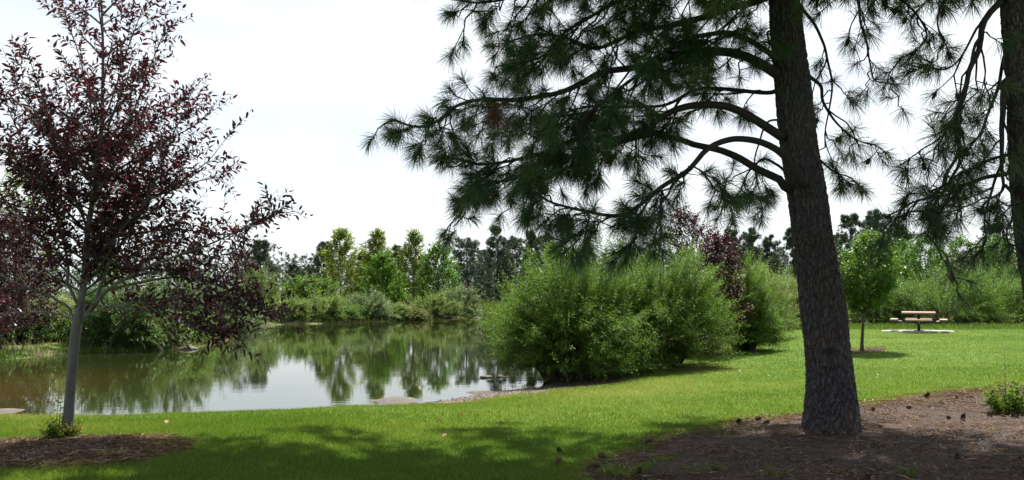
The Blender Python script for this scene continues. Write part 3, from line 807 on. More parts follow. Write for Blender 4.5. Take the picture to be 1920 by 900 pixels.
def pine_limb(th, pts, r0, r1, seed, side=8.0, twig=.5, tuft_n=130, nl=.215, t0=.25, hang=.35, up=.35, cones=2, sub=2, tip_r=True, label=None, spread=1.0, W=.0040):
    """one limb: bark tube, hanging branchlets, needle tufts, cones. pts in world space"""
    g = np.random.default_rng(seed)
    P = spline(pts, 44)
    P[2:] += (np.stack([vnoise(P * 3.1 + seed), vnoise(P * 3.1 + 20 + seed), vnoise(P * 3.1 + 40 + seed)], 1)[2:] - .5) * .07
    seg = np.linalg.norm(np.diff(P, axis=0), axis=1); cum = np.concatenate([[0], np.cumsum(seg)]); LEN = cum[-1]
    tt = cum / LEN
    br = Part()
    br.tube(P, r0 + (r1 - r0) * tt ** .8, 9)
    n = max(3, int(LEN * side * (.56 if W < .005 else 1)))
    t = t0 + (1 - t0) * (np.arange(n) + g.random(n)) / n
    o = np.stack([np.interp(t, tt, P[:, j]) for j in range(3)], 1)
    T = unit(np.gradient(P, axis=0)); tan = np.stack([np.interp(t, tt, T[:, j]) for j in range(3)], 1)
    lat = unit(np.cross(tan, np.array((0, 0, 1.)))) * np.where(g.random(n) < .5, -1, 1)[:, None]
    d0 = unit(tan * .75 + lat * (.35 + .75 * g.random(n))[:, None] * spread + np.array((0, 0, 1.)) * (g.random(n) * 1.0 - .5)[:, None] * 1.1)
    L = twig * 1.18 * (.45 + 1.0 * g.random(n)) * (1.15 - .55 * t)
    hg = hang * (.2 + 1.3 * g.random(n)); 
    e1 = o + d0 * (L * .5)[:, None] - np.array((0, 0, 1.)) * (hg * L * .3)[:, None]
    d1 = unit(d0 * .8 + np.array((0, 0, -1.)) * (hg * 1.1)[:, None] + g.normal(size=(n, 3)) * .3)
    e2 = e1 + d1 * (L * .5)[:, None]
    dE = unit(d1 * .75 + np.array((0, 0, 1.)) * up * (g.random(n) * 1.6 - .3)[:, None])
    e3 = e2 + dE * .10
    rb = .0075 + .007 * L
    br.twigs(o, e1, rb * 1.3, rb, o * .5 + e1 * .5 + g.normal(size=(n, 3)) * .03)
    br.twigs(e1, e2, rb, rb * .75, (e1 + e2) / 2 + g.normal(size=(n, 3)) * .03)
    br.twigs(e2, e3, rb * .75, rb * .55)
    tips, dirs = [e3], [dE]
    for k in range(sub):
        use = g.random(n) < .8
        b0 = np.where((g.random(n) < .5)[:, None], e1, (e1 + e2) / 2)[use]
        dd = unit(d1[use] * .6 + g.normal(size=(use.sum(), 3)) * .65 + np.array((0, 0, -.12)))
        l2 = L[use] * (.35 + .45 * g.random(use.sum()))
        m1 = b0 + dd * (l2 * .55)[:, None]
        dq = unit(dd * .8 + np.array((0, 0, 1.)) * (g.random(use.sum()) * .9 - .35)[:, None])
        m2 = m1 + dq * (l2 * .45 + .05)[:, None]
        br.twigs(b0, m2, rb[use] * .75, rb[use] * .5, m1)
        tips.append(m2); dirs.append(dq)
    if tip_r:
        tips.append(P[-1:] + T[-1:] * .02); dirs.append(T[-1:])
    tips, dirs = np.concatenate(tips), np.concatenate(dirs)
    b = br.build('branch', M['dark_twig'], th, smooth_shade=True)
    if label: b['label'] = label
    if tuft_n:
        nd = Part(); tuft_needles(nd, tips, dirs, tuft_n, nl, W, g)
        nd.build('needles', M['needle'], b)
    if cones:
        for q in g.choice(len(tips), min(cones, len(tips)), replace=False):
            cs = Part(); cone_soup(cs, tips[q] + np.array((0, 0, -.03)) - dirs[q] * .06, unit(dirs[q] + np.array((0, .0, -.6))), .085, g)
            cs.build('pine_cone', M['cone'], b)
    return P, T

def px_line(pts, d0, d1, y0=None):
    n = len(pts)
    return [at(p[0], p[1], d0 + (d1 - d0) * (i / max(n - 1, 1))) for i, p in enumerate(pts)]

def worley(u, v_, su, sv, per, seed):
    """F2-F1 of 2D worley noise periodic in u"""
    g = np.random.default_rng(seed)
    nv = int(v_.max() * sv) + 4
    jx, jy = g.random((per, nv)), g.random((per, nv))
    x, y = u * per, v_ * sv + 1
    ix, iy = np.floor(x).astype(int), np.floor(y).astype(int)
    f1 = np.full(x.shape, 9.); f2 = np.full(x.shape, 9.)
    for a in (-1, 0, 1):
        for b in (-1, 0, 1):
            cx, cy = ix + a, np.clip(iy + b, 0, nv - 1)
            dx = cx + jx[cx % per, cy] - x; dy = iy + b + jy[cx % per, cy] - y
            d = np.hypot(dx, dy)
            f2 = np.where(d < f1, f1, np.minimum(f2, d)); f1 = np.minimum(f1, d)
    return f2 - f1

def pine_trunk(th, centers, widths, seed, knots=()):
    """furrowed trunk; centers world points, widths diameters"""
    n, sides = 460, 190
    C = spline(np.array(centers), n); W = spline(np.array(widths)[:, None], n)[:, 0] / 2
    ln = np.concatenate([[0], np.cumsum(np.linalg.norm(np.diff(C, axis=0), axis=1))])
    u = np.linspace(0, 1, sides, endpoint=False)
    U, V = np.meshgrid(u, ln)
    th_ = U * 2 * np.pi
    wx = vnoise(np.stack([np.cos(th_).ravel() * 3, np.sin(th_).ravel() * 3, V.ravel() * 2.5], 1)).reshape(U.shape)
    e = worley(U + (wx - .5) * .07, V + (wx - .5) * .35, 1, 6.2, 34, seed)
    e2 = worley(U + (wx - .5) * .03, V, 1, 26, 60, seed + 1)
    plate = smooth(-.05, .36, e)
    disp = -.022 + .026 * plate + .010 * smooth(0, .4, e2)
    big = vnoise(np.stack([np.cos(th_).ravel() * 2 + seed, np.sin(th_).ravel() * 2, V.ravel() * 1.3], 1)).reshape(U.shape)
    fineN = vnoise(np.stack([np.cos(th_).ravel() * 16, np.sin(th_).ravel() * 16, V.ravel() * 30], 1)).reshape(U.shape)
    disp += (big - .5) * .035 + (fineN - .5) * .012
    lobes = .26 * np.exp(-V / .09) * (.25 + .75 * np.cos(th_ * 3.5 + seed + wx * 3) ** 2)
    Rr = W[:, None] * (1 + lobes) + disp
    v = np.stack([C[:, None, 0] + Rr * np.cos(th_), C[:, None, 1] + Rr * np.sin(th_), np.broadcast_to(C[:, None, 2], U.shape)], -1)
    for kp, ks in knots:                                             # knots: swollen collar with a hollow
        dist = np.linalg.norm(v - np.asarray(kp), axis=-1) / ks
        bump = (np.exp(-((dist - .85) / .32) ** 2) * .35 - .5 * np.exp(-(dist / .5) ** 2)) * ks
        out = v - C[:, None]; out[..., 2] = 0
        v = v + unit(out) * bump[..., None]
    i = np.arange(n - 1)[:, None] * sides; j = np.arange(sides)[None]; k = (j + 1) % sides
    f = np.stack([i + j, i + k, i + k + sides, i + j + sides], -1).reshape(-1, 4)
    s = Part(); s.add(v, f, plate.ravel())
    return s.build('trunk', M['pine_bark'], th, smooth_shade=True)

D1 = 10.65
base1 = ground_at(1560, 800)
pine = thing('pine_tree', base1, 'big dark pine with thick furrowed trunk standing in the mulch bed, limbs over the pond', 'pine tree')
TW = [(1561, 812, 104), (1560, 797, 99), (1559, 780, 95), (1558, 745, 90), (1556, 700, 85), (1550, 640, 80.5), (1542, 560, 77.5), (1532, 500, 75), (1524, 450, 73.5),
      (1512, 360, 72), (1498, 270, 67.5), (1489, 180, 64), (1479, 100, 60), (1468, 0, 55), (1455, -180, 50), (1450, -500, 38), (1452, -900, 22), (1456, -1250, 7)]
tc = [at(a, b, D1 + .0006 * max(0, 800 - b) * .3) for a, b, w in TW]
kn = []
for kx, ky, ks in ((1527, 455, .07), (1535, 488, .10), (1565, 563, .08), (1520, 566, .06), (1556, 668, .13), (1541, 765, .06), (1592, 735, .07), (1475, 340, .10), (1546, 358, .06), (1470, 250, .10)):
    c = at(kx, ky, D1)
    kn.append((at(kx, ky, D1 - .24), ks))
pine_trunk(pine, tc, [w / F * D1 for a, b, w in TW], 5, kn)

LIMBS = [  # photograph outline of each limb, distance at root and tip, radii, options
    ([(1484, 358), (1440, 330), (1390, 298), (1350, 281), (1300, 266), (1229, 254), (1198, 259), (1135, 276), (1073, 288), (1027, 298), (980, 326), (936, 341), (900, 356), (879, 372), (862, 398)], 10.3, 10.5, .062, .014, dict(side=12, twig=.42, t0=.5, hang=.45)),
    ([(1510, 350), (1482, 305), (1465, 287), (1430, 268), (1400, 260), (1370, 262), (1340, 277), (1300, 307), (1244, 351), (1213, 379), (1167, 407), (1104, 396), (1042, 379), (1011, 363), (985, 345)], 10.05, 9.2, .058, .012, dict(side=10, twig=.40, t0=.42, hang=.6)),
    ([(1468, 258), (1423, 229), (1386, 209), (1348, 199), (1302, 199), (1261, 211), (1227, 228), (1198, 245), (1140, 262), (1080, 262), (1020, 285), (960, 300), (905, 310), (850, 300)], 10.25, 9.7, .068, .014, dict(side=13, twig=.46, t0=.24, hang=.45)),
    ([(1458, 140), (1417, 115), (1371, 98), (1290, 98), (1200, 125), (1129, 137), (1057, 172), (985, 184), (893, 189), (858, 200), (836, 223), (804, 239), (776, 236), (742, 222)], 10.2, 9.5, .075, .013, dict(side=15, twig=.44, t0=.06, hang=.5)),
    ([(1472, -18), (1415, 0), (1313, 32), (1215, 55), (1140, 84), (1098, 84), (1060, 66), (1000, 62), (950, 75)], 10.3, 10.9, .062, .013, dict(side=14, twig=.48, t0=.06, hang=.6)),
    ([(1465, -60), (1330, -45), (1240, -25), (1172, 0), (1120, 20), (1060, 60), (1010, 110), (950, 125)], 10.3, 9.7, .055, .012, dict(side=13, twig=.48, t0=.05, hang=.7)),
    ([(1465, -110), (1300, -90), (1150, -60), (1040, -25), (960, -3), (905, 8), (868, 2)], 10.3, 10.0, .055, .013, dict(side=11, twig=.42, t0=.3, hang=.7)),
    ([(1462, 115), (1400, 75), (1330, 62), (1260, 90), (1180, 150), (1110, 205), (1030, 225)], 10.2, 9.2, .045, .012, dict(side=16, twig=.46, t0=.04, hang=.6)),
    ([(1466, 165), (1440, 175), (1385, 165), (1320, 165), (1250, 195), (1180, 205), (1110, 200), (1050, 215), (985, 235), (930, 250)], 10.5, 11.3, .034, .011, dict(side=13, twig=.46, t0=.03, hang=.5)),
    # sparse limbs on the sunny right side
    ([(1514, 140), (1537, 159), (1541, 187), (1553, 210), (1578, 240), (1605, 262), (1640, 272)], 10.4, 10.8, .03, .008, dict(side=6, twig=.32, t0=.3, hang=.7, tuft_n=80)),
    ([(1500, 10), (1523, 38), (1540, 69), (1552, 98), (1558, 145), (1555, 197), (1548, 260), (1556, 310)], 10.5, 11.0, .026, .007, dict(side=7, twig=.34, t0=.2, hang=.7, tuft_n=70)),
    ([(1500, -90), (1570, -60), (1606, -20), (1618, 43), (1627, 78), (1631, 116), (1636, 147), (1656, 155), (1682, 158)], 10.4, 10.2, .030, .008, dict(side=4.2, twig=.30, t0=.35, hang=.8, tuft_n=70)),
    ([(1500, -60), (1560, -50), (1640, -30), (1690, -5), (1722, 30), (1738, 70), (1715, 95), (1690, 112)], 10.4, 10.0, .030, .008, dict(side=6, twig=.30, t0=.4, hang=.8, tuft_n=70)),
    ([(1525, 290), (1560, 320), (1590, 330), (1610, 345)], 10.5, 10.9, .02, .007, dict(side=6, twig=.28, t0=.3, hang=.7, tuft_n=80)),
    # behind the trunk, left and low
    ([(1478, 330), (1455, 310), (1430, 300), (1400, 330), (1385, 360), (1360, 385)], 10.6, 11.6, .024, .008, dict(side=7, twig=.36, t0=.35, hang=.6)),
    ([(1470, 225), (1440, 230), (1424, 262), (1415, 310), (1425, 350), (1440, 380)], 10.6, 11.4, .018, .006, dict(side=4.5, twig=.32, t0=.4, hang=.8)),
]
for q, (pts, d0, d1, r0, r1, kw) in enumerate(LIMBS):
    pine_limb(pine, px_line(pts, d0 + .33, d1 + .33), r0 * .86, r1 * .9, 100 + q, **kw)
# the drooping spray at the end of the low limb
for q, (pts, d0, d1) in enumerate([([(1213, 379), (1195, 410), (1190, 440), (1180, 462)], 9.6, 9.5), ([(1240, 352), (1235, 390), (1228, 425), (1222, 455)], 9.6, 9.6),
                                    ([(1290, 312), (1325, 330), (1350, 345), (1372, 372)], 9.8, 9.9), ([(1104, 396), (1100, 420), (1080, 440)], 9.35, 9.3)]):
    pine_limb(pine, px_line(pts, d0, d1), .012, .006, 140 + q, side=11, twig=.26, t0=.25, hang=.7, cones=0, tuft_n=110)
# upper crown above the frame: it throws the shade over the foreground
g = np.random.default_rng(77)
tcs = spline(np.array(tc), 200)
for q in range(60):
    h = 5.4 + 6.4 * ((q + g.random()) / 60) ** 1.25
    i = int(np.argmin(abs(tcs[:, 2] - h)))
    a = q * 2.4 + g.random() * .8
    reach = 5.0 * (1 - (h - 5.0) / 7.4) ** .5 * (.75 + .4 * g.random())
    if math.cos(a) < -.3: reach *= 1.25
    if math.sin(a) > .3: reach *= 1.2
    dirv = np.array((math.cos(a), math.sin(a), 0)); flat = np.array((1, 1, 0))
    p0 = tcs[i]
    z2, z3 = [max(h + .25 * reach * (g.random() - .3), 2.15 + .335 * (p0[1] + dirv[1] * reach * k) + .45 * max(0, -dirv[0])) for k in (.75, 1.05)]
    pts = [p0, p0 + dirv * reach * .4 + np.array((0, 0, max(.25, (z2 - h) * .55))), p0 * flat + dirv * reach * .75 + np.array((0, 0, z2)), p0 * flat + dirv * reach + np.array((0, 0, z3))]
    pine_limb(pine, pts, .05, .012, 200 + q, side=9, twig=.7, t0=.15, hang=.12, tuft_n=70, nl=.24, cones=0, sub=3, W=.0066)
# one dead, rust-brown tuft
dd = Part(); c0 = at(930, 212, 9.35)
tuft_needles(dd, np.array([c0, c0 + (.03, 0, -.05), c0 + (-.03, .02, -.02)]), unit(np.array([(0, -.2, -1.), (.2, -.1, -1), (-.3, 0, -1)])), 150, .23, .0036, g, .1)
o = dd.build('dead_needles', M['needle_dead'], pine); o['label'] = 'rust-brown dead needle tuft'

# second pine at the right edge
D2 = 9.4
base2 = ground_at(2016, 822)
pine2 = thing('pine_tree', base2, 'pine at the right edge with cones on its drooping bare-looking branches', 'pine tree')
TW2 = [(2018, 832, 108), (2015, 815, 101), (2006, 760, 95), (1993, 680, 90), (1972, 560, 86), (1957, 480, 84), (1945, 380, 82), (1938, 290, 80), (1932, 180, 78), (1924, 60, 76), (1918, -60, 72), (1910, -400, 55), (1905, -850, 30), (1902, -1100, 8)]
tc2 = [at(a, b, D2) for a, b, w in TW2]
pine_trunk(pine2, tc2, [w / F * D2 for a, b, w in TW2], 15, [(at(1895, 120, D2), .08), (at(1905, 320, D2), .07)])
LIMBS2 = [
    ([(1915, -80), (1890, -40), (1872, 0), (1841, 40), (1832, 87), (1820, 130), (1812, 173), (1800, 208), (1793, 240), (1798, 271), (1791, 299), (1775, 330), (1769, 355), (1744, 371), (1713, 377), (1688, 392), (1657, 408)], 9.4, 9.2, .045, .008, dict(side=9, twig=.34, t0=.25, hang=.6)),
    ([(1905, 140), (1881, 150), (1878, 170), (1877, 202), (1881, 250), (1883, 302), (1883, 340), (1876, 356), (1853, 374), (1839, 392)], 9.3, 9.2, .042, .009, dict(side=8, twig=.32, t0=.2, hang=.6)),
    ([(1925, 322), (1869, 329), (1838, 333), (1807, 343), (1788, 361), (1772, 377), (1751, 396), (1744, 424), (1740, 445), (1754, 461), (1772, 480), (1776, 495)], 9.4, 9.1, .028, .007, dict(side=8, twig=.30, t0=.2, hang=.7)),
    ([(1915, 284), (1856, 296), (1819, 318), (1794, 328), (1776, 345), (1740, 360), (1700, 365)], 9.4, 9.7, .022, .006, dict(side=8, twig=.30, t0=.2, hang=.6)),
    ([(1905, 60), (1880, 120), (1862, 190), (1844, 240), (1822, 271), (1804, 299), (1785, 330), (1760, 370), (1735, 410)], 9.6, 10.2, .024, .006, dict(side=8, twig=.30, t0=.2, hang=.6)),
    ([(1841, 60), (1815, 130), (1800, 180), (1782, 232), (1760, 262), (1735, 277), (1723, 287), (1701, 302)], 9.3, 9.0, .018, .006, dict(side=7, twig=.28, t0=.3, hang=.7)),
    ([(1884, 346), (1897, 364), (1900, 411), (1891, 433), (1894, 455), (1905, 466), (1895, 485)], 9.2, 9.1, .018, .006, dict(side=8, twig=.26, t0=.2, hang=.8)),
    ([(1883, 300), (1860, 350), (1845, 400), (1850, 440), (1838, 470)], 9.3, 9.8, .018, .006, dict(side=9, twig=.30, t0=.2, hang=.7)),
    ([(1841, 40), (1800, 110), (1770, 130), (1748, 126), (1730, 118)], 9.4, 9.6, .016, .006, dict(side=7, twig=.26, t0=.3, hang=.6)),
    ([(1910, -60), (1850, -40), (1800, -20), (1770, 5), (1760, 40), (1775, 70), (1768, 85)], 9.4, 9.8, .024, .007, dict(side=6, twig=.30, t0=.3, hang=.9)),
]
for q, (pts, d0, d1, r0, r1, kw) in enumerate(LIMBS2):
    kw = dict(kw); kw.setdefault('tuft_n', 62); kw['cones'] = 2
    pine_limb(pine2, px_line(pts, d0, d1), r0, r1, 300 + q, **kw)
tcs2 = spline(np.array(tc2), 200)
for q in range(22):
    h = 5.0 + 5.6 * (q + g.random()) / 22
    i = int(np.argmin(abs(tcs2[:, 2] - h))); a = q * 2.4 + 1 + g.random() * .8
    reach = 4.6 * (1 - (h - 5.0) / 6.6) ** .5 * (.7 + .45 * g.random())
    dirv = np.array((math.cos(a), math.sin(a), 0)); p0 = tcs2[i]
    flat = np.array((1, 1, 0))
    z2, z3 = [max(h + .25 * reach * (g.random() - .3), 1.95 + .335 * (p0[1] + dirv[1] * reach * k)) for k in (.75, 1.05)]
    pts = [p0, p0 + dirv * reach * .4 + np.array((0, 0, max(.2, (z2 - h) * .55))), p0 * flat + dirv * reach * .75 + np.array((0, 0, z2)), p0 * flat + dirv * reach + np.array((0, 0, z3))]
    pine_limb(pine2, pts, .045, .012, 400 + q, side=7, twig=.55, t0=.25, hang=.2, tuft_n=60, nl=.22, cones=0, W=.008)

# ------------------------------------------------------------------ purple-leaved cherry on the left
DC = 9.9
baseC = ground_at(127, 812)
cherry = thing('cherry_tree', baseC, 'young purple-leaved tree with smooth grey trunk in a round mulch bed by the pond', 'tree')
TC = [(126, 822, 23), (127, 812, 20.5), (130, 760, 19), (135, 700, 18), (140, 640, 18), (147, 596, 18), (153, 560, 13), (160, 500, 11.5), (165, 430, 10.5), (178, 350, 9), (190, 240, 7), (193, 100, 5), (190, 0, 3.6), (188, -80, 1.5)]
tkp = spline([at(a, b, DC) for a, b, w in TC], 70); tkr = spline(np.array([[w / F * DC / 2] for a, b, w in TC]), 70)[:, 0]
s = Part(); s.tube(tkp, tkr, 14)
s.build('trunk', M['grey_bark'], cherry, smooth_shade=True)
CL = [  # traced limbs: outline, distance root/tip, radius
    ([(150, 606), (175, 573), (191, 529), (209, 483), (234, 448), (253, 414), (285, 350), (310, 290), (335, 230), (378, 190)], 9.9, 9.6, .026),
    ([(165, 585), (184, 563), (203, 542), (234, 523), (271, 504), (330, 480), (400, 455), (460, 425), (512, 398)], 9.85, 9.4, .022),
    ([(160, 592), (194, 579), (234, 573), (265, 567), (330, 580), (390, 605), (445, 645)], 9.8, 9.1, .015),
    ([(200, 545), (260, 530), (340, 520), (420, 540), (480, 570), (522, 590)], 9.85, 9.6, .016),
    ([(140, 600), (128, 576), (107, 563), (91, 554), (40, 535), (-30, 500), (-90, 470)], 9.9, 9.7, .016),
    ([(140, 602), (116, 590), (72, 585), (10, 588), (-60, 600)], 9.9, 10.2, .013),
    ([(152, 585), (135, 548), (125, 529), (128, 500), (110, 420), (75, 330), (40, 260), (10, 190)], 9.9, 9.6, .018),
    ([(165, 430), (140, 370), (110, 290), (85, 200), (55, 110)], 9.9, 9.7, .014),
    ([(178, 350), (215, 290), (250, 210), (280, 130), (315, 40)], 9.9, 9.7, .014),
    ([(185, 280), (170, 200), (150, 110), (120, 20)], 9.9, 10.1, .012),
    ([(165, 430), (220, 400), (290, 370), (350, 345), (420, 330)], 9.9, 9.7, .014),
    ([(160, 500), (230, 470), (310, 450), (390, 480), (450, 470)], 9.9, 10.3, .014),
    ([(190, 240), (215, 170), (240, 90), (270, 10)], 9.9, 9.9, .010),
    ([(255, 567), (330, 560), (420, 582), (490, 598), (520, 600)], 9.7, 9.3, .011),
    ([(220, 528), (310, 508), (390, 535), (450, 590), (452, 630)], 9.8, 9.2, .011),
    ([(230, 573), (290, 585), (350, 610), (400, 628)], 9.6, 9.0, .009),
    ([(240, 440), (330, 430), (420, 440), (490, 420)], 9.8, 9.9, .012),
]
gC = np.random.default_rng(55)
def cherry_branch(P3, r0, leaf_n, shoot, seed, t0=.2, per_m=26):
    g = np.random.default_rng(seed)
    P = spline(P3, 26); seg = np.linalg.norm(np.diff(P, axis=0), axis=1); cum = np.concatenate([[0], np.cumsum(seg)]); LEN = cum[-1]; tt = cum / LEN
    br = Part(); br.tube(P, r0 * (1 - tt) ** .8 + .003, 7)
    n = int(LEN * per_m); t = t0 + (1 - t0) * g.random(n)
    o = np.stack([np.interp(t, tt, P[:, j]) for j in range(3)], 1); T = unit(np.gradient(P, axis=0))
    tan = np.stack([np.interp(t, tt, T[:, j]) for j in range(3)], 1)
    d = unit(tan * .7 + np.array((0, 0, .38)) + g.normal(size=(n, 3)) * .5)
    L = shoot * (.4 + g.random(n))
    br.twigs(o, o + d * L[:, None], .0035, .0018)
    b = br.build('branch', M['grey_bark'], cherry, smooth_shade=True)
    lf = Part()
    shoot_leaves(lf, o, d, L, leaf_n, .082, .029, g, spread=.85, clump=np.clip(vnoise(o * 2.2) * .7 + g.random(n) * .4 - .1, 0, 1), fine=True, droop=.12, upface=.7)
    lf.build('leaves', M['purple'], b)
for q, (pts, d0, d1, r0) in enumerate(CL):
    cherry_branch(px_line(pts, d0, d1), r0 * .85, 14, .44, 500 + q, per_m=13 if pts[0][1] < 440 else 18)
for q in range(34):                                                  # limbs on the other sides of the leader
    h = 1.5 + 3.5 * (q + gC.random()) / 34
    i = int(np.argmin(abs(tkp[:, 2] - h))); a = q * 2.4 + gC.random()
    reach = np.interp(h, (1.2, 2.0, 2.8, 3.5, 4.2, 5.2), (1.3, 1.6, 1.15, .72, .42, .2)) * (.75 + .45 * gC.random())
    dv = np.array((math.cos(a), math.sin(a), 0)); p0 = tkp[i]
    cherry_branch([p0, p0 + dv * reach * .45 + (0, 0, reach * .35), p0 + dv * reach * .85 + (0, 0, reach * .62), p0 + dv * reach + (0, 0, reach * .8)], .011, 13, .42, 560 + q, per_m=11)

for q in range(28):                                                  # short leafy limbs close to the leader
    h = 1.5 + 1.7 * (q + gC.random()) / 28
    i = int(np.argmin(abs(tkp[:, 2] - h))); a = q * 2.4 + gC.random(); reach = .55 + .5 * gC.random()
    dv = np.array((math.cos(a), math.sin(a), 0)); p0 = tkp[i]
    cherry_branch([p0, p0 + dv * reach * .5 + (0, 0, reach * .3), p0 + dv * reach + (0, 0, reach * .7)], .008, 10, .36, 620 + q, t0=.1, per_m=32)

# sprouts at its foot
def sprout(name, label, base, H, Rr, n, mat, seed, ll=.045, k=9, cat='shrub', tall=0):
    g = np.random.default_rng(seed); th = thing(name, base, label, cat); b = np.asarray(base, float)
    ph = g.random(n) * 6.283; lean = np.sqrt(g.random(n)) * Rr
    hgt = H * (.45 + .55 * g.random(n)) * (1 - .35 * lean / Rr)
    f0 = b + np.stack([np.cos(ph) * lean * .35, np.sin(ph) * lean * .35, np.full(n, -.02)], 1)
    tip = b + np.stack([np.cos(ph) * lean, np.sin(ph) * lean, hgt], 1)
    for j in range(tall):
        tip[j] = b + np.array(((g.random() - .3) * Rr * .6, 0, H * (1.5 + .3 * g.random())))
    d = tip - f0; L = np.linalg.norm(d, axis=1)
    st = Part(); st.twigs(f0, tip, .004, .002); st.build('stems', M['twig'], th)
    fo = Part(); shoot_leaves(fo, f0 + d * .15, unit(d), L * .85, k, ll, ll * .6, g, spread=1.0, curl=0); fo.build('foliage', mat, th)
    return th
bx = baseC + np.array((.03, -.22, 0))
sprout('sprouts', 'green and reddish root sprouts round the foot of the purple tree', (bx[0], bx[1], gz(*bx[:2])), .30, .24, 80, M['autumn'], 61, ll=.05, tall=3)
bs = ground_at(1893, 772)
sprout('small_shrub', 'small yellow-green shrub with one tall stem on the mulch at the right edge', (bs[0], bs[1], gz(*bs[:2]) + .03), .52, .34, 95, M['shrublet'], 62, ll=.055, k=14, tall=1)
for q, (px, py, h, n_, m_, lab) in enumerate([(1700, 896, .12, 14, 'shrublet', 'sparse yellow-green weed on the dark mulch near the bottom edge'), (1215, 868, .09, 10, 'shrublet', 'low green weed on the mulch left of the big pine'),
                                             (1452, 888, .09, 14, 'autumn', 'weed with orange tips on the shaded mulch in front of the big pine')]):
    b_ = ground_at(px, py); sprout('weed', lab, (b_[0], b_[1], gz(*b_[:2]) + .05), h, .14, n_, M[m_], 70 + q, ll=.03, k=7, cat='weed')

def grass_clump(label, px, py, w, L, n, mat, seed, z=0.0, cat='grass clump', group=None, y=None, name='grass_clump', width=.006):
    g = np.random.default_rng(seed); b = ground_at(px, py, z)
    th = thing(name, (b[0], b[1], gz(b[0], b[1])), label, cat, group)
    a = g.random(n) * 6.283; rr = np.sqrt(g.random(n)) * w
    x, yy = b[0] + np.cos(a) * rr, b[1] + np.sin(a) * rr
    p = np.stack([x, yy, terrain(x, yy) + .02], 1)
    d = unit(np.stack([np.cos(a) * .5, np.sin(a) * .5, np.ones(n)], 1) + g.normal(size=(n, 3)) * .3)
    s = Part(); s.needles(p, d, L * (.5 + .7 * g.random(n)), width, g.random(n), .25); s.build('blades', mat, th)
for q, (px, py, w, L, lab) in enumerate([(1170, 868, .22, .13, 'green grass tuft at the left end of the pine mulch'), (1325, 872, .18, .12, 'green grass tuft on the mulch in front of the big pine'),
                                          (1250, 846, .16, .07, 'small half-dry grass tuft in a sunlit spot of mulch'), (1380, 800, .2, .06, 'thin grass tuft on the mulch just left of the big trunk')]):
    grass_clump(lab, px, py, w, L, 260, M['grass'], 80 + q)
grass_clump('tan dry grass wisps at the edge of the round mulch bed', 215, 858, .1, .12, 90, M['dry_grass'], 90)

# ------------------------------------------------------------------ willow bushes on the near right shore
def big_willow(label, px, y, H, rx, ry, seed, mat='willow', n=300, sh=20, k=13, ll=.075, lw=.016, group='willow bushes along the right shore', dz=0.0, **kw):
    b = foot(px, y)
    return shrub('willow_bush', label, 'bush', (b[0], b[1], b[2] + dz), H, rx, ry, M[mat], n, sh, k, ll, lw, seed, group, **kw)
big_willow('largest willow bush, leaning over the water at the right end of the pond', 1068, 20.7, 2.65, 1.95, 1.6, 601, n=460, sh=30, shoot=.5, spiky=.34, dry=.0)
big_willow('second willow bush, against the right side of the largest one', 1232, 21.9, 2.6, 1.55, 1.5, 602, n=420, sh=28, shoot=.5, spiky=.32, dry=.5)
big_willow('dense willow bush under the purple-leaved tree, furthest right in the shore clump', 1392, 26.8, 2.3, .95, 1.0, 603, n=320, sh=26, mat='willow', shoot=.45)
big_willow('pale willow bush at the end of the shore clump by the lawn', 1425, 32, 2.3, 1.0, 1.2, 604, n=170, sh=18, mat='grey_green', shoot=.5)
big_willow('tall willow thicket behind the largest bush', 1150, 25.5, 3.1, 1.7, 1.3, 605, n=200, sh=18)
b = foot(1318, 27.2)
tree('cherry_tree', 'purple-leaved tree rising behind the willow bushes beside the pond', 'tree', b, top_h(385, 27.2, b[2]), [(0, .7), (.3, 1.1), (.55, 1.0), (.75, .75), (1, .25)], 60, 22, 10, .085, .04, M['purple_dark'], M['twig'], 611, r0=.06, crown0=.2, shoot=.4, rise=1.3, top=(-.55, 0))
b = foot(1345, 25.6)
tree('cherry_tree', 'lower dark purple tree leaning right among the willow bushes', 'tree', b, top_h(437, 25.6, b[2]), [(0, .4), (.4, .7), (.7, .65), (1, .25)], 46, 20, 10, .085, .04, M['purple_dark'], M['twig'], 612, r0=.05, crown0=.2, shoot=.35, rise=1.2)

# ------------------------------------------------------------------ right-hand hedge, sapling, picnic table
HEDGE = [(1765, 40.5, 515, 3.1, 'willow', 'broad willow bush directly behind the picnic table'), (1880, 42.5, 512, 2.6, 'willow', 'willow bush at the right edge behind the lawn'),
         (1655, 42, 530, 1.9, 'willow', 'willow bush between the young tree and the picnic table'), (1588, 42, 522, 1.5, 'grey_green', 'grey-green bush just right of the big pine trunk'),
         (1470, 38, 545, 1.0, 'olive', 'low olive shrub at the far edge of the lawn, left of the big trunk'), (1512, 40, 515, 1.3, 'grey_green', 'grey-green shrub half hidden by the big pine trunk'),
         (1820, 46, 505, 2.4, 'willow_dark', 'darker willow at the back of the hedge behind the table'), (1450, 44, 512, 1.7, 'grey_green', 'pale shrub behind the olive shrub')]
for q, (px, y, ty, w, mt, lab) in enumerate(HEDGE):
    b = foot(px, y)
    shrub('hedge_bush', lab, 'bush', b, top_h(ty, y, b[2]) * .95, w, 1.4, M[mt], 200, 17, 11, .095, .026, 640 + q, 'bushes behind the lawn', shoot=.5, flat=.6, low=.03)
b = ground_at(1616, 651)
b = np.array((b[0], b[1], gz(b[0], b[1])))
tree('young_tree', 'young round-crowned green tree with thin trunk on the lawn', 'tree', b, 3.38, [(.40, .28), (.47, .56), (.58, .76), (.72, .78), (.86, .6), (.95, .36), (1, .15)], 90, 22, 8, .08, .045, M['bright'], M['twig'], 650, r0=.05, crown0=.40, shoot=.25, rise=.9, top=(.42, 0), jit=.15, wob=.01)

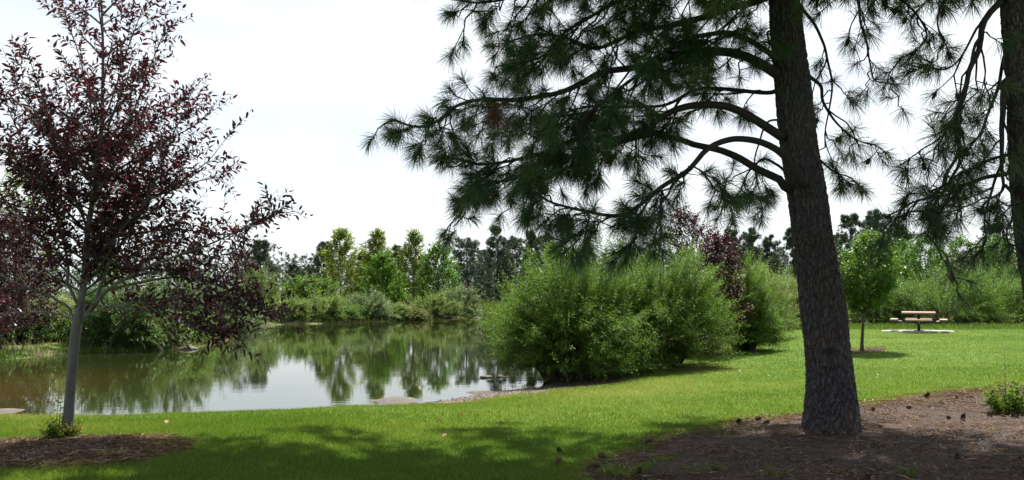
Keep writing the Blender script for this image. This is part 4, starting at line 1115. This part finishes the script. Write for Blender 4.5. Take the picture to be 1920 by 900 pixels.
tb = ground_at(1723, 622)
tx, ty = tb[0], tb[1]; tz = gz(tx, ty)
X, Yy = np.meshgrid(np.linspace(-1, 1, 3), np.linspace(-1, 1, 3))
s = Soup(); a = np.linspace(0, 6.283, 40, endpoint=False)
ring = np.stack([tx + np.cos(a) * 1.38, ty + .1 + np.sin(a) * .8], 1); zt = tz + .035
s.add(np.concatenate([np.c_[ring, np.full(40, zt - .2)], np.c_[ring, np.full(40, zt)]]), np.array([[j, (j + 1) % 40, 40 + (j + 1) % 40, 40 + j] for j in range(40)]))
s.f.append(np.array([[40 + j for j in range(40)]]))
tag(s.build('concrete_pad', M['concrete']), kind='structure')
table = thing('picnic_table', (tx, ty, zt), 'square pedestal picnic table with red-brown top and four bench seats on a concrete pad', 'picnic table')
def prt(name, mat, boxes, parent=table, tubes=()):
    s = Part()
    for c, sz, bv in boxes: s.box((tx + c[0], ty + c[1], zt + c[2]), sz, bv)
    for pts, r_ in tubes: s.tube(np.array(pts) + np.array((tx, ty, zt)), r_, 10)
    return s.build(name, mat, parent)
prt('tabletop', M['table_wood'], [((0, 0, .70), (1.22, 1.22, .075), .02)] + [((0, -.46 + .23 * j, .7385), (1.2, .215, .006), .002) for j in range(5)])
prt('pedestal', M['dark_metal'], [((0, 0, .34), (.11, .11, .66), .012), ((0, 0, .012), (.34, .34, .024), .006), ((0, 0, .645), (.8, .08, .035), .005), ((0, 0, .632), (.08, .8, .03), .005)])
for cx, cy, sx, sy in ((0, -.86, .96, .28), (0, .86, .96, .28), (-.88, 0, .29, 1.04), (.88, 0, .29, 1.04)):
    prt('seat', M['table_wood'], [((cx, cy, .43), (sx, sy, .07), .018)])
    prt('seat_arm', M['dark_metal'], [], tubes=[([(cx * .05, cy * .05, .30), (cx * .5, cy * .5, .34), (cx * .9, cy * .9, .375), (cx * 1.02, cy * 1.02, .385)], .03)])

table.rotation_euler = (0, 0, -math.atan2(tx, ty))

# ------------------------------------------------------------------ left bank
LEFT = [(232, 31.6, 545, 1.7, 'willow_dark', 'dark willow bush at the waterline behind the purple tree'), (325, 36, 500, 1.7, 'silver', 'silvery willow bush on the left bank'),
        (405, 41, 528, 1.5, 'silver', 'lower silvery willow at the end of the left bank'), (160, 33, 560, 1.4, 'grey_green', 'grey-green bush behind the purple tree trunk'),
        (25, 31, 556, 1.5, 'willow_dark', 'dark bush under the far purple tree at the left edge'), (285, 32.2, 590, 1.0, 'reed', 'bright green low bush hanging over the left waterline'),
        (350, 34.6, 600, .9, 'willow', 'small green bush beside the driftwood'), (495, 62, 512, 1.5, 'grey_green', 'olive-grey willow below the leftmost far pine'), (440, 50, 545, 1.6, 'silver', 'pale willow at the back of the cove')]
for q, (px, y, ty_, w, mt, lab) in enumerate(LEFT):
    b = foot(px, y)
    shrub('bank_bush', lab, 'bush', b, top_h(ty_, y, b[2]) * .95, w, 1.2, M[mt], 170, 16, 11, .10, .03, 660 + q, 'bushes on the left bank', shoot=.45, low=.04)
b = foot(5, 28.5)
tree('cherry_tree', 'dark purple tree at the left edge across the pond corner', 'tree', b, top_h(405, 28.5, b[2]), [(0, .8), (.3, 1.5), (.6, 1.4), (.85, .8), (1, .3)], 80, 22, 10, .10, .048, M['purple_dark'], M['twig'], 680, r0=.07, crown0=.22, shoot=.5, rise=.6)
b = foot(30, 36)
tree('green_tree', 'light green tree behind the dark purple one at the left edge', 'tree', b, top_h(322, 36, b[2]), [(0, .8), (.3, 1.7), (.6, 1.6), (.85, .9), (1, .3)], 56, 12, 9, .12, .07, M['bright'], M['twig'], 681, r0=.09, crown0=.15, shoot=.6, rise=.7)
b = foot(205, 58)
tree('green_tree', 'green tree seen through the purple crown', 'tree', b, top_h(480, 58, b[2]), [(0, .8), (.3, 1.8), (.6, 1.6), (1, .3)], 50, 10, 9, .14, .08, M['cottonwood'], M['twig'], 682, r0=.09, crown0=.12, shoot=.6, rise=.7)

# ------------------------------------------------------------------ peninsula: shrubs, aspens, cottonwoods
PEN = [(548, 57, 566, 1.3, 'grey_green', 'olive shrub at the left end of the far shore'), (600, 58.5, 556, 1.7, 'grey_green', 'wide grey-green willow below the round green bush'),
       (655, 60, 578, 1.2, 'willow', 'low green shrub between two far willows'), (692, 61.5, 552, 1.5, 'silver', 'silvery willow in front of the dark cottonwood'),
       (735, 63, 575, 1.3, 'grey_green', 'low shrub at mid far shore'), (772, 63.5, 584, 1.0, 'olive', 'yellowish low shrub on the far shore'),
       (812, 66, 556, 1.7, 'grey_green', 'broad shrub left of the point'), (858, 68, 540, 1.6, 'silver', 'tall silvery willow at the point of the far shore'), (628, 62, 562, 1.3, 'reed', 'bright shrub at the foot of the first aspen'),
       (515, 56.5, 572, 1.4, 'grey_green', 'shrub at the water behind the tip of the purple branches')]
for q, (px, y, ty_, w, mt, lab) in enumerate(PEN):
    b = foot(px, y)
    shrub('shore_shrub', lab, 'shrub', b, top_h(ty_, y, b[2]) * .95, w, 1.1, M[mt], 130, 14, 10, .13, .035, 700 + q, 'shrubs along the far shore', shoot=.5, low=.03, flat=.7)
b = foot(580, 66)
shrub('round_bush', 'round bright green bush behind the far shore willows', 'bush', b, top_h(527, 66, b[2]), 2.1, 1.5, M['bright'], 150, 16, 10, .14, .07, 720, shoot=.6)
ASP = [(640, 73, 428, 1.55, 'tall yellow-green aspen, leftmost of the three'), (707, 74, 432, 1.35, 'tall yellow-green aspen behind the dark cottonwood'), (776, 75, 434, 1.25, 'tall thin yellowing aspen, rightmost of the three')]
for q, (px, y, ty_, w, lab) in enumerate(ASP):
    b = foot(px, y)
    tree('aspen_tree', lab, 'aspen', b, top_h(ty_, y, b[2]), [(0, w * .6), (.25, w * 1.3), (.45, w * 1.15), (.6, w * .75), (.75, w * .8), (.9, w * .34), (1, .08)], 84, 18, 9, .14, .10, M['aspen'], M['pale_bark'], 730 + q, r0=.09, crown0=.1, shoot=.55, rise=1.0, group='aspens on the far shore', jit=.35)
for q, (px, y, ty_, w, lab) in enumerate([(718, 70, 478, 1.7, 'dark green cottonwood in front of the middle aspen'), (822, 72, 458, 1.8, 'deep green cottonwood right of the aspens'), (1040, 80, 458, 1.2, 'light green tree in front of the far pines, above the largest willow')]):
    b = foot(px, y)
    tree('cottonwood_tree', lab, 'tree', b, top_h(ty_, y, b[2]), [(0, w * .6), (.25, w), (.5, w * .95), (.75, w * .65), (.92, w * .35), (1, .15)], 80, 14, 9, .16, .11, M['cottonwood' if q < 2 else 'bright'], M['twig'], 740 + q, r0=.1, crown0=.08, shoot=.6, rise=.8, jit=.2)
b = foot(455, 66)
tree('cherry_tree', 'small dusky purple tree left of the leftmost far pine', 'tree', b, top_h(468, 66, b[2]), [(0, .8), (.4, 1.3), (.75, 1.0), (1, .3)], 46, 11, 8, .14, .07, M['purple_dark'], M['twig'], 750, r0=.07, crown0=.15, shoot=.5, rise=.9)
b = foot(868, 84)
shrub('red_shrub', 'dull red shrub beneath the far pines', 'shrub', b, 2.2, 1.3, 1.0, M['purple_dark'], 80, 12, 9, .14, .06, 751)

PINES = [(490, 82, 453, 2.6, 'leftmost far pine, rounded, beyond the cove'), (552, 98, 497, 1.8, 'small far pine low in the gap left of the aspens'), (575, 100, 502, 1.6, 'small far pine beside the first aspen'),
         (607, 95, 455, 2.3, 'dark far pine touching the left aspen'), (680, 100, 474, 1.6, 'thin far pine between the left and middle aspens'), (747, 100, 463, 1.7, 'narrow dark far pine between the middle and right aspens'),
         (877, 92, 443, 3.0, 'broad dark far pine right of the cottonwood'), (931, 96, 424, 2.3, 'tallest far pine of the group over the point'), (962, 99, 443, 2.4, 'dense dark far pine next to the tallest'),
         (995, 100, 432, 2.2, 'straight far pine with clear trunk'), (1026, 102, 437, 2.0, 'far pine at the right end of the group'), (905, 104, 470, 2.0, 'far pine behind the broad one'),
         (1368, 86, 432, 1.9, 'far pine above the purple-leaved tree'), (1406, 84, 428, 2.1, 'far pine left of the big trunk, tall'), (1444, 84, 440, 1.7, 'far pine left of the big trunk, narrow'), (1486, 88, 428, 1.9, 'far pine peeping past the big trunk'),
         (1592, 74, 400, 2.2, 'far pine with open crown right of the big trunk'), (1640, 78, 394, 2.3, 'far pine behind the young round tree'), (1690, 82, 420, 2.2, 'far pine behind the hanging branches'), (1560, 90, 440, 2.0, 'far pine just right of the big trunk, lower'),
         (1860, 80, 420, 2.5, 'far pine at the right edge behind the hedge')]
for q, (px, y, ty_, w, lab) in enumerate(PINES):
    b = foot(px, y)
    far_pine(lab, b, top_h(ty_, y, b[2]), w * 1.2, 800 + q, crown0=.06 if w > 1.9 else .12)
for q, (px, y, ty_, w, mt, lab) in enumerate([(1735, 58, 440, 1.8, 'cottonwood', 'green tree behind the picnic table hedge'), (1800, 60, 445, 2.0, 'cottonwood', 'wide green tree behind the hedge'), (1870, 56, 445, 2.0, 'cottonwood', 'green tree at the right edge behind the hedge'), (1692, 60, 452, 1.6, 'cottonwood', 'green tree just right of the young tree'),
                                              (1075, 60, 470, 1.5, 'bright', 'light green tree top behind the willow bushes'), (1220, 58, 476, 1.9, 'cottonwood', 'green tree behind the second willow bush')]):
    b = foot(px, y)
    tree('green_tree', lab, 'tree', b, top_h(ty_, y, b[2]), [(0, w * .6), (.25, w), (.55, w * .95), (.8, w * .6), (1, .25)], 64, 12, 9, .14, .09, M[mt], M['twig'], 840 + q, r0=.1, crown0=.1, shoot=.6, rise=.8)
# far wood behind everything, one mass
g = np.random.default_rng(88)
s = Soup(); n = 210
for q in range(n):
    px = -250 + 2450 * (q + g.random()) / n; y = 118 + 30 * g.random()
    x = (px - CX) / F * y; z0 = .8; H = 4.0 + 3.4 * g.random()
    m = 60
    o = np.array((x, y, z0)) + g.normal(size=(m, 3)) * np.array((1.5, 1.2, 0)) * np.linspace(1.2, .3, m)[:, None] + np.array((0, 0, 1.)) * (np.linspace(.05, 1, m) * H)[:, None]
    oo = np.repeat(o, 16, 0); dd = unit(g.normal(size=oo.shape) + np.array((0, 0, .3)))
    s.needles(oo, dd, .3 + .3 * g.random(len(oo)), .06, np.clip(g.random(len(oo)) * .5 + g.random() * .5, 0, 1), 0)
tag(s.build('distant_woods', M['far_pine']), 'low dark line of distant trees behind the pines', 'woods', kind='stuff')

# shore grass and reeds
def reeds(name, label, n, sel, L, mat, seed, W=.012, kind='stuff', x0=-18, x1=6, y0=12, y1=92, qmax=.9):
    g = np.random.default_rng(seed); x = x0 + (x1 - x0) * g.random(n); y = y0 + (y1 - y0) * g.random(n)
    d = pond_d(x, y); k = (d > -.15) & (d < qmax * (.3 + .7 * g.random(n)) * (.5 + fbm2(x, y, .4, seed + 3))) & sel(x, y) & (fbm2(x, y, .8, seed) > .36)
    x, y = x[k], y[k]; m = len(x)
    p = np.stack([x, y, np.maximum(terrain(x, y), WATER) - .02], 1)
    dd = unit(np.stack([np.zeros(m), np.zeros(m), np.ones(m)], 1) + g.normal(size=(m, 3)) * .28)
    s = Soup(); s.needles(p, dd, L * (.4 + .8 * g.random(m)), W, g.random(m), .12)
    tag(s.build(name, mat), label, 'shore grass', kind=kind)
reeds('shore_grass', 'green reeds and grass along the left and far waterline', 90000, lambda x, y: (y > 26) & ((x < -7) | (y > 62)), .5, M['reed'], 41, .02)
reeds('bank_grass', 'rough grass under the willow bushes on the right shore', 60000, lambda x, y: (y > 20) & (x > 0), .22, M['reed'], 42, .010, x0=0, x1=14, y0=18, y1=48, qmax=2.0)
reeds('meadow_grass', 'dry tan and green grass on the far banks', 60000, lambda x, y: (y > 27) & ((x < -9) | (y > 66)), .32, M['dry_grass'], 43, .016, qmax=5)
reeds('channel_reeds', 'green reeds closing the far end of the pond', 26000, lambda x, y: (y > 74), 1.0, M['reed'], 44, .03, x0=-6, x1=6, y0=74, y1=96, qmax=5)

# rough grass at the far edge of the lawn
g = np.random.default_rng(45); n = 26000
x = -1 + 24 * g.random(n); y = 36.3 + 3.5 * g.random(n); x = np.where(g.random(n) < .35, 7.5 + 5 * g.random(n), x)
p = np.stack([x, y, terrain(x, y) - .02], 1); dd = unit(np.array((0, 0, 1.)) + g.normal(size=(n, 3)) * .3)
s = Soup(); s.needles(p, dd, .3 * (.4 + .8 * g.random(n)), .012, g.random(n), .15)
tag(s.build('rough_grass', M['reed']), 'unmown grass at the foot of the hedge', 'grass', kind='stuff')

# ------------------------------------------------------------------ logs, rocks, cones, small things
def rock(name, label, px, py, z, size, seed, mat='rock', cat='rock', group=None):
    g = np.random.default_rng(seed); c = ground_at(px, py, z); th_, ph_ = np.meshgrid(np.linspace(0, 2 * np.pi, 24, endpoint=False), np.linspace(.05, np.pi - .05, 14))
    d = np.stack([np.sin(ph_) * np.cos(th_), np.sin(ph_) * np.sin(th_), np.cos(ph_)], -1).reshape(-1, 3)
    r = .7 + .6 * vnoise(d * 1.6 + seed) + .25 * (vnoise(d * 5 + seed) - .5)
    v = c + d * r[:, None] * np.array(size)
    i = np.arange(13)[:, None] * 24; j = np.arange(24)[None]; k = (j + 1) % 24
    s = Soup(); s.add(v - c, np.stack([i + j, i + j + 24, i + k + 24, i + k], -1).reshape(-1, 4))
    o_ = 0; s.f.append(np.array([[q for q in range(24)]])); s.f.append(np.array([[13 * 24 + q for q in range(24)][::-1]]))
    o = s.build(name, M[mat], smooth_shade=True); o.location = tuple(c)
    return tag(o, label, cat, group)
rock('shore_rock', 'dark flat rock lying in the water by the left bank', 352, 655, WATER, (.34, .2, .12), 11)
rock('shore_rock', 'pale grey rock on the left bank beside the driftwood', 336, 647, WATER + .1, (.2, .2, .2), 12, 'driftwood')
rock('water_rock', 'long dark rock breaking the water left of the largest willow', 912, 708, WATER, (.16, .14, .06), 13, group='rocks in the water')
rock('water_rock', 'small dark rock in the water nearest the largest willow', 938, 707, WATER, (.12, .12, .06), 14, group='rocks in the water')
rock('water_rock', 'pale rock at the tip of the far shore', 891, 597, WATER, (.3, .3, .14), 15, 'driftwood', group='rocks in the water')
rock('boulder', 'tan boulder between the far shore shrubs', 645, 572, -.1, (.4, .4, .5), 16, 'brown_leaf')
p0, p1 = ground_at(303, 657, WATER), at(287, 639, 31.0)
lg = Soup(); lg.tube(spline([p0, p0 * .5 + p1 * .5 + (0, 0, .02), p1], 14) - p0, np.linspace(.07, .04, 14), 9)
o = lg.build('driftwood_log', M['driftwood'], smooth_shade=True); o.location = tuple(p0)
tag(o, 'pale driftwood log sloping from the left bank into the water', 'log')

cs = Soup(); cone_soup(cs, (0, 0, 0), (1, .15, .12), .095, np.random.default_rng(5)); cone_me = None
CONES = [(1048, 813), (1047, 834), (1127, 830), (1118, 853), (1108, 848), (1216, 801), (1385, 771), (1421, 767), (1437, 774), (1197, 865), (1340, 866), (1738, 731), (1740, 727), (1765, 747), (1794, 737), (1817, 736), (1778, 774),
         (1805, 778), (1806, 772), (1650, 786), (1795, 851), (1628, 888), (1704, 754), (1637, 755), (1856, 771)]
CL_LAB = ['pine cone alone on the shaded lawn, upper of two left of the mulch', 'pine cone alone on the shaded lawn, lower of two left of the mulch', 'reddish pine cone at the left tip of the mulch', 'pale-ended pine cone on the left edge of the mulch', 'dark pine cone in the hollow at the left end of the mulch',
          'dark pine cone on the mulch edge in front of the lawn shadow', 'pine cone on the mulch rim, leftmost of three near the trunk', 'pine cone on the mulch rim, middle of three left of the trunk', 'pine cone on the mulch rim, nearest the trunk of three', 'pine cone beside the green tuft at the left',
          'pine cone behind the grass tuft in front of the big pine', 'larger pine cone of a pair on the sunny mulch right of the trunk', 'reddish smaller pine cone of a pair on the sunny mulch', 'red pine cone alone on sunny mulch', 'dark pine cone at the back edge of the mulch', 'small pine cone at the back edge near the little shrub',
          'pine cone left of the cone pair on the shadow edge', 'front pine cone of a touching pair on the shadow edge', 'rear pine cone of a touching pair on the shadow edge', 'pine cone right of the foot of the big pine', 'large dark pine cone on the shaded mulch at lower right', 'pine cone near the bottom edge below the big trunk', 'small pine cone on sunlit mulch', 'small pine cone close to the right of the big trunk', 'pine cone next to the stem of the small shrub']
proto = None
g = np.random.default_rng(91)
for (px, py), lab in zip(CONES, CL_LAB):
    c = ground_at(px, py, .05); z = gz(c[0], c[1])
    if proto is None:
        o = proto = cs.build('pine_cone', M['cone'])
    else:
        o = proto.copy(); COL.objects.link(o)
    inb = mulch_d(MULCH_PINE, np.array([c[0]]), np.array([c[1]]), .3)[0] < 0
    o.location = (c[0], c[1], z + (.075 if inb else .045)); o.rotation_euler = (g.random() * 6, (g.random() - .5) * .8, g.random() * 6.28)
    k = .7 + .4 * g.random(); o.scale = (k, k, k)
    tag(o, lab, 'pine cone', 'fallen pine cones')

ls = Soup(); ls.leaves(np.array([(0, 0, 0.)]), np.array([(1, 0, .25)]), np.array([(-.2, .2, 1.)]), .07, .05, .5, fine=True)
proto = None
for px, py, lab in [(828, 769, 'fallen brown leaf lying on the lawn, left one of two by the shore'), (866, 763, 'fallen brown leaf standing up on the lawn near the shore'), (902, 756, 'small dark fallen leaf on the lawn by the sandy strip'), (829, 807, 'pale fallen leaf at the edge of the lawn shadow'), (312, 793, 'pale pink fallen leaf on the lawn right of the purple tree')]:
    c = ground_at(px, py, -.05)
    if proto is None: o = proto = ls.build('fallen_leaf', M['brown_leaf'])
    else: o = proto.copy(); COL.objects.link(o)
    o.location = (c[0], c[1], gz(c[0], c[1]) + .05); o.rotation_euler = (.3, -.3, g.random() * 6); o.scale = (1.1,) * 3
    tag(o, lab, 'fallen leaf', 'fallen leaves on the lawn')
fl = Soup(); fl.leaves(np.zeros((6, 3)), unit(np.stack([np.cos(np.arange(6) * 1.047), np.sin(np.arange(6) * 1.047), np.full(6, .35)], 1)), np.tile((0, 0, 1.), (6, 1)), .024, .022, .5)
proto = None
for px, py in [(1194, 716), (1374, 671), (1376, 660), (1387, 681), (1364, 683), (1442, 690), (1668, 662), (1679, 668), (1696, 682), (1644, 697), (1540, 676), (1861, 619), (1485, 664), (1645, 692)]:
    c = ground_at(px, py)
    if proto is None: o = proto = fl.build('white_flower', M['white'])
    else: o = proto.copy(); COL.objects.link(o)
    o.location = (c[0], c[1], gz(c[0], c[1]) + .05); o.rotation_euler = ((g.random() - .5) * .5, .0, g.random() * 6)
    tag(o, 'tiny white clover-like fleck on the sunlit lawn', 'flower', 'white flecks on the lawn')

# pale house wall glimpsed through the trees
hx, hy = (1843 - CX) / F * 96, 96.0; hz = gz(hx, hy)
house = thing('house', (hx, hy, hz), 'pale pinkish house glimpsed between the trees above the hedge', 'house')
s = Part(); s.box((hx, hy, hz + 1.6), (9, 6, 3.2), .01); s.build('wall', M['wall'], house)
s = Part(); e = .4
v = np.array([(-4.5 - e, -3 - e, 3.2), (4.5 + e, -3 - e, 3.2), (4.5 + e, 0, 5.0), (-4.5 - e, 0, 5.0), (-4.5 - e, 3 + e, 3.2), (4.5 + e, 3 + e, 3.2)])
v = np.concatenate([v, v + (0, 0, .18)]) + np.array((hx, hy, hz + .005))
s.add(v, np.array([[0, 3, 2, 1], [3, 4, 5, 2], [6, 7, 8, 9], [9, 8, 11, 10], [0, 1, 7, 6], [4, 10, 11, 5], [1, 2, 8, 7], [2, 5, 11, 8], [0, 6, 9, 3], [3, 9, 10, 4]]))
s.build('roof', M['roof'], house)
for wx in (-2.6, 0.1, 2.7):
    s = Part(); s.box((hx + wx, hy - 3.01, hz + 1.7), (1.2, .08, 1.1), .01); w_ = s.build('window', M['white_trim'], house)
    s = Part(); s.box((hx + wx, hy - 3.045, hz + 1.7), (1.04, .03, .94), .005); s.build('pane', M['glass'], w_)
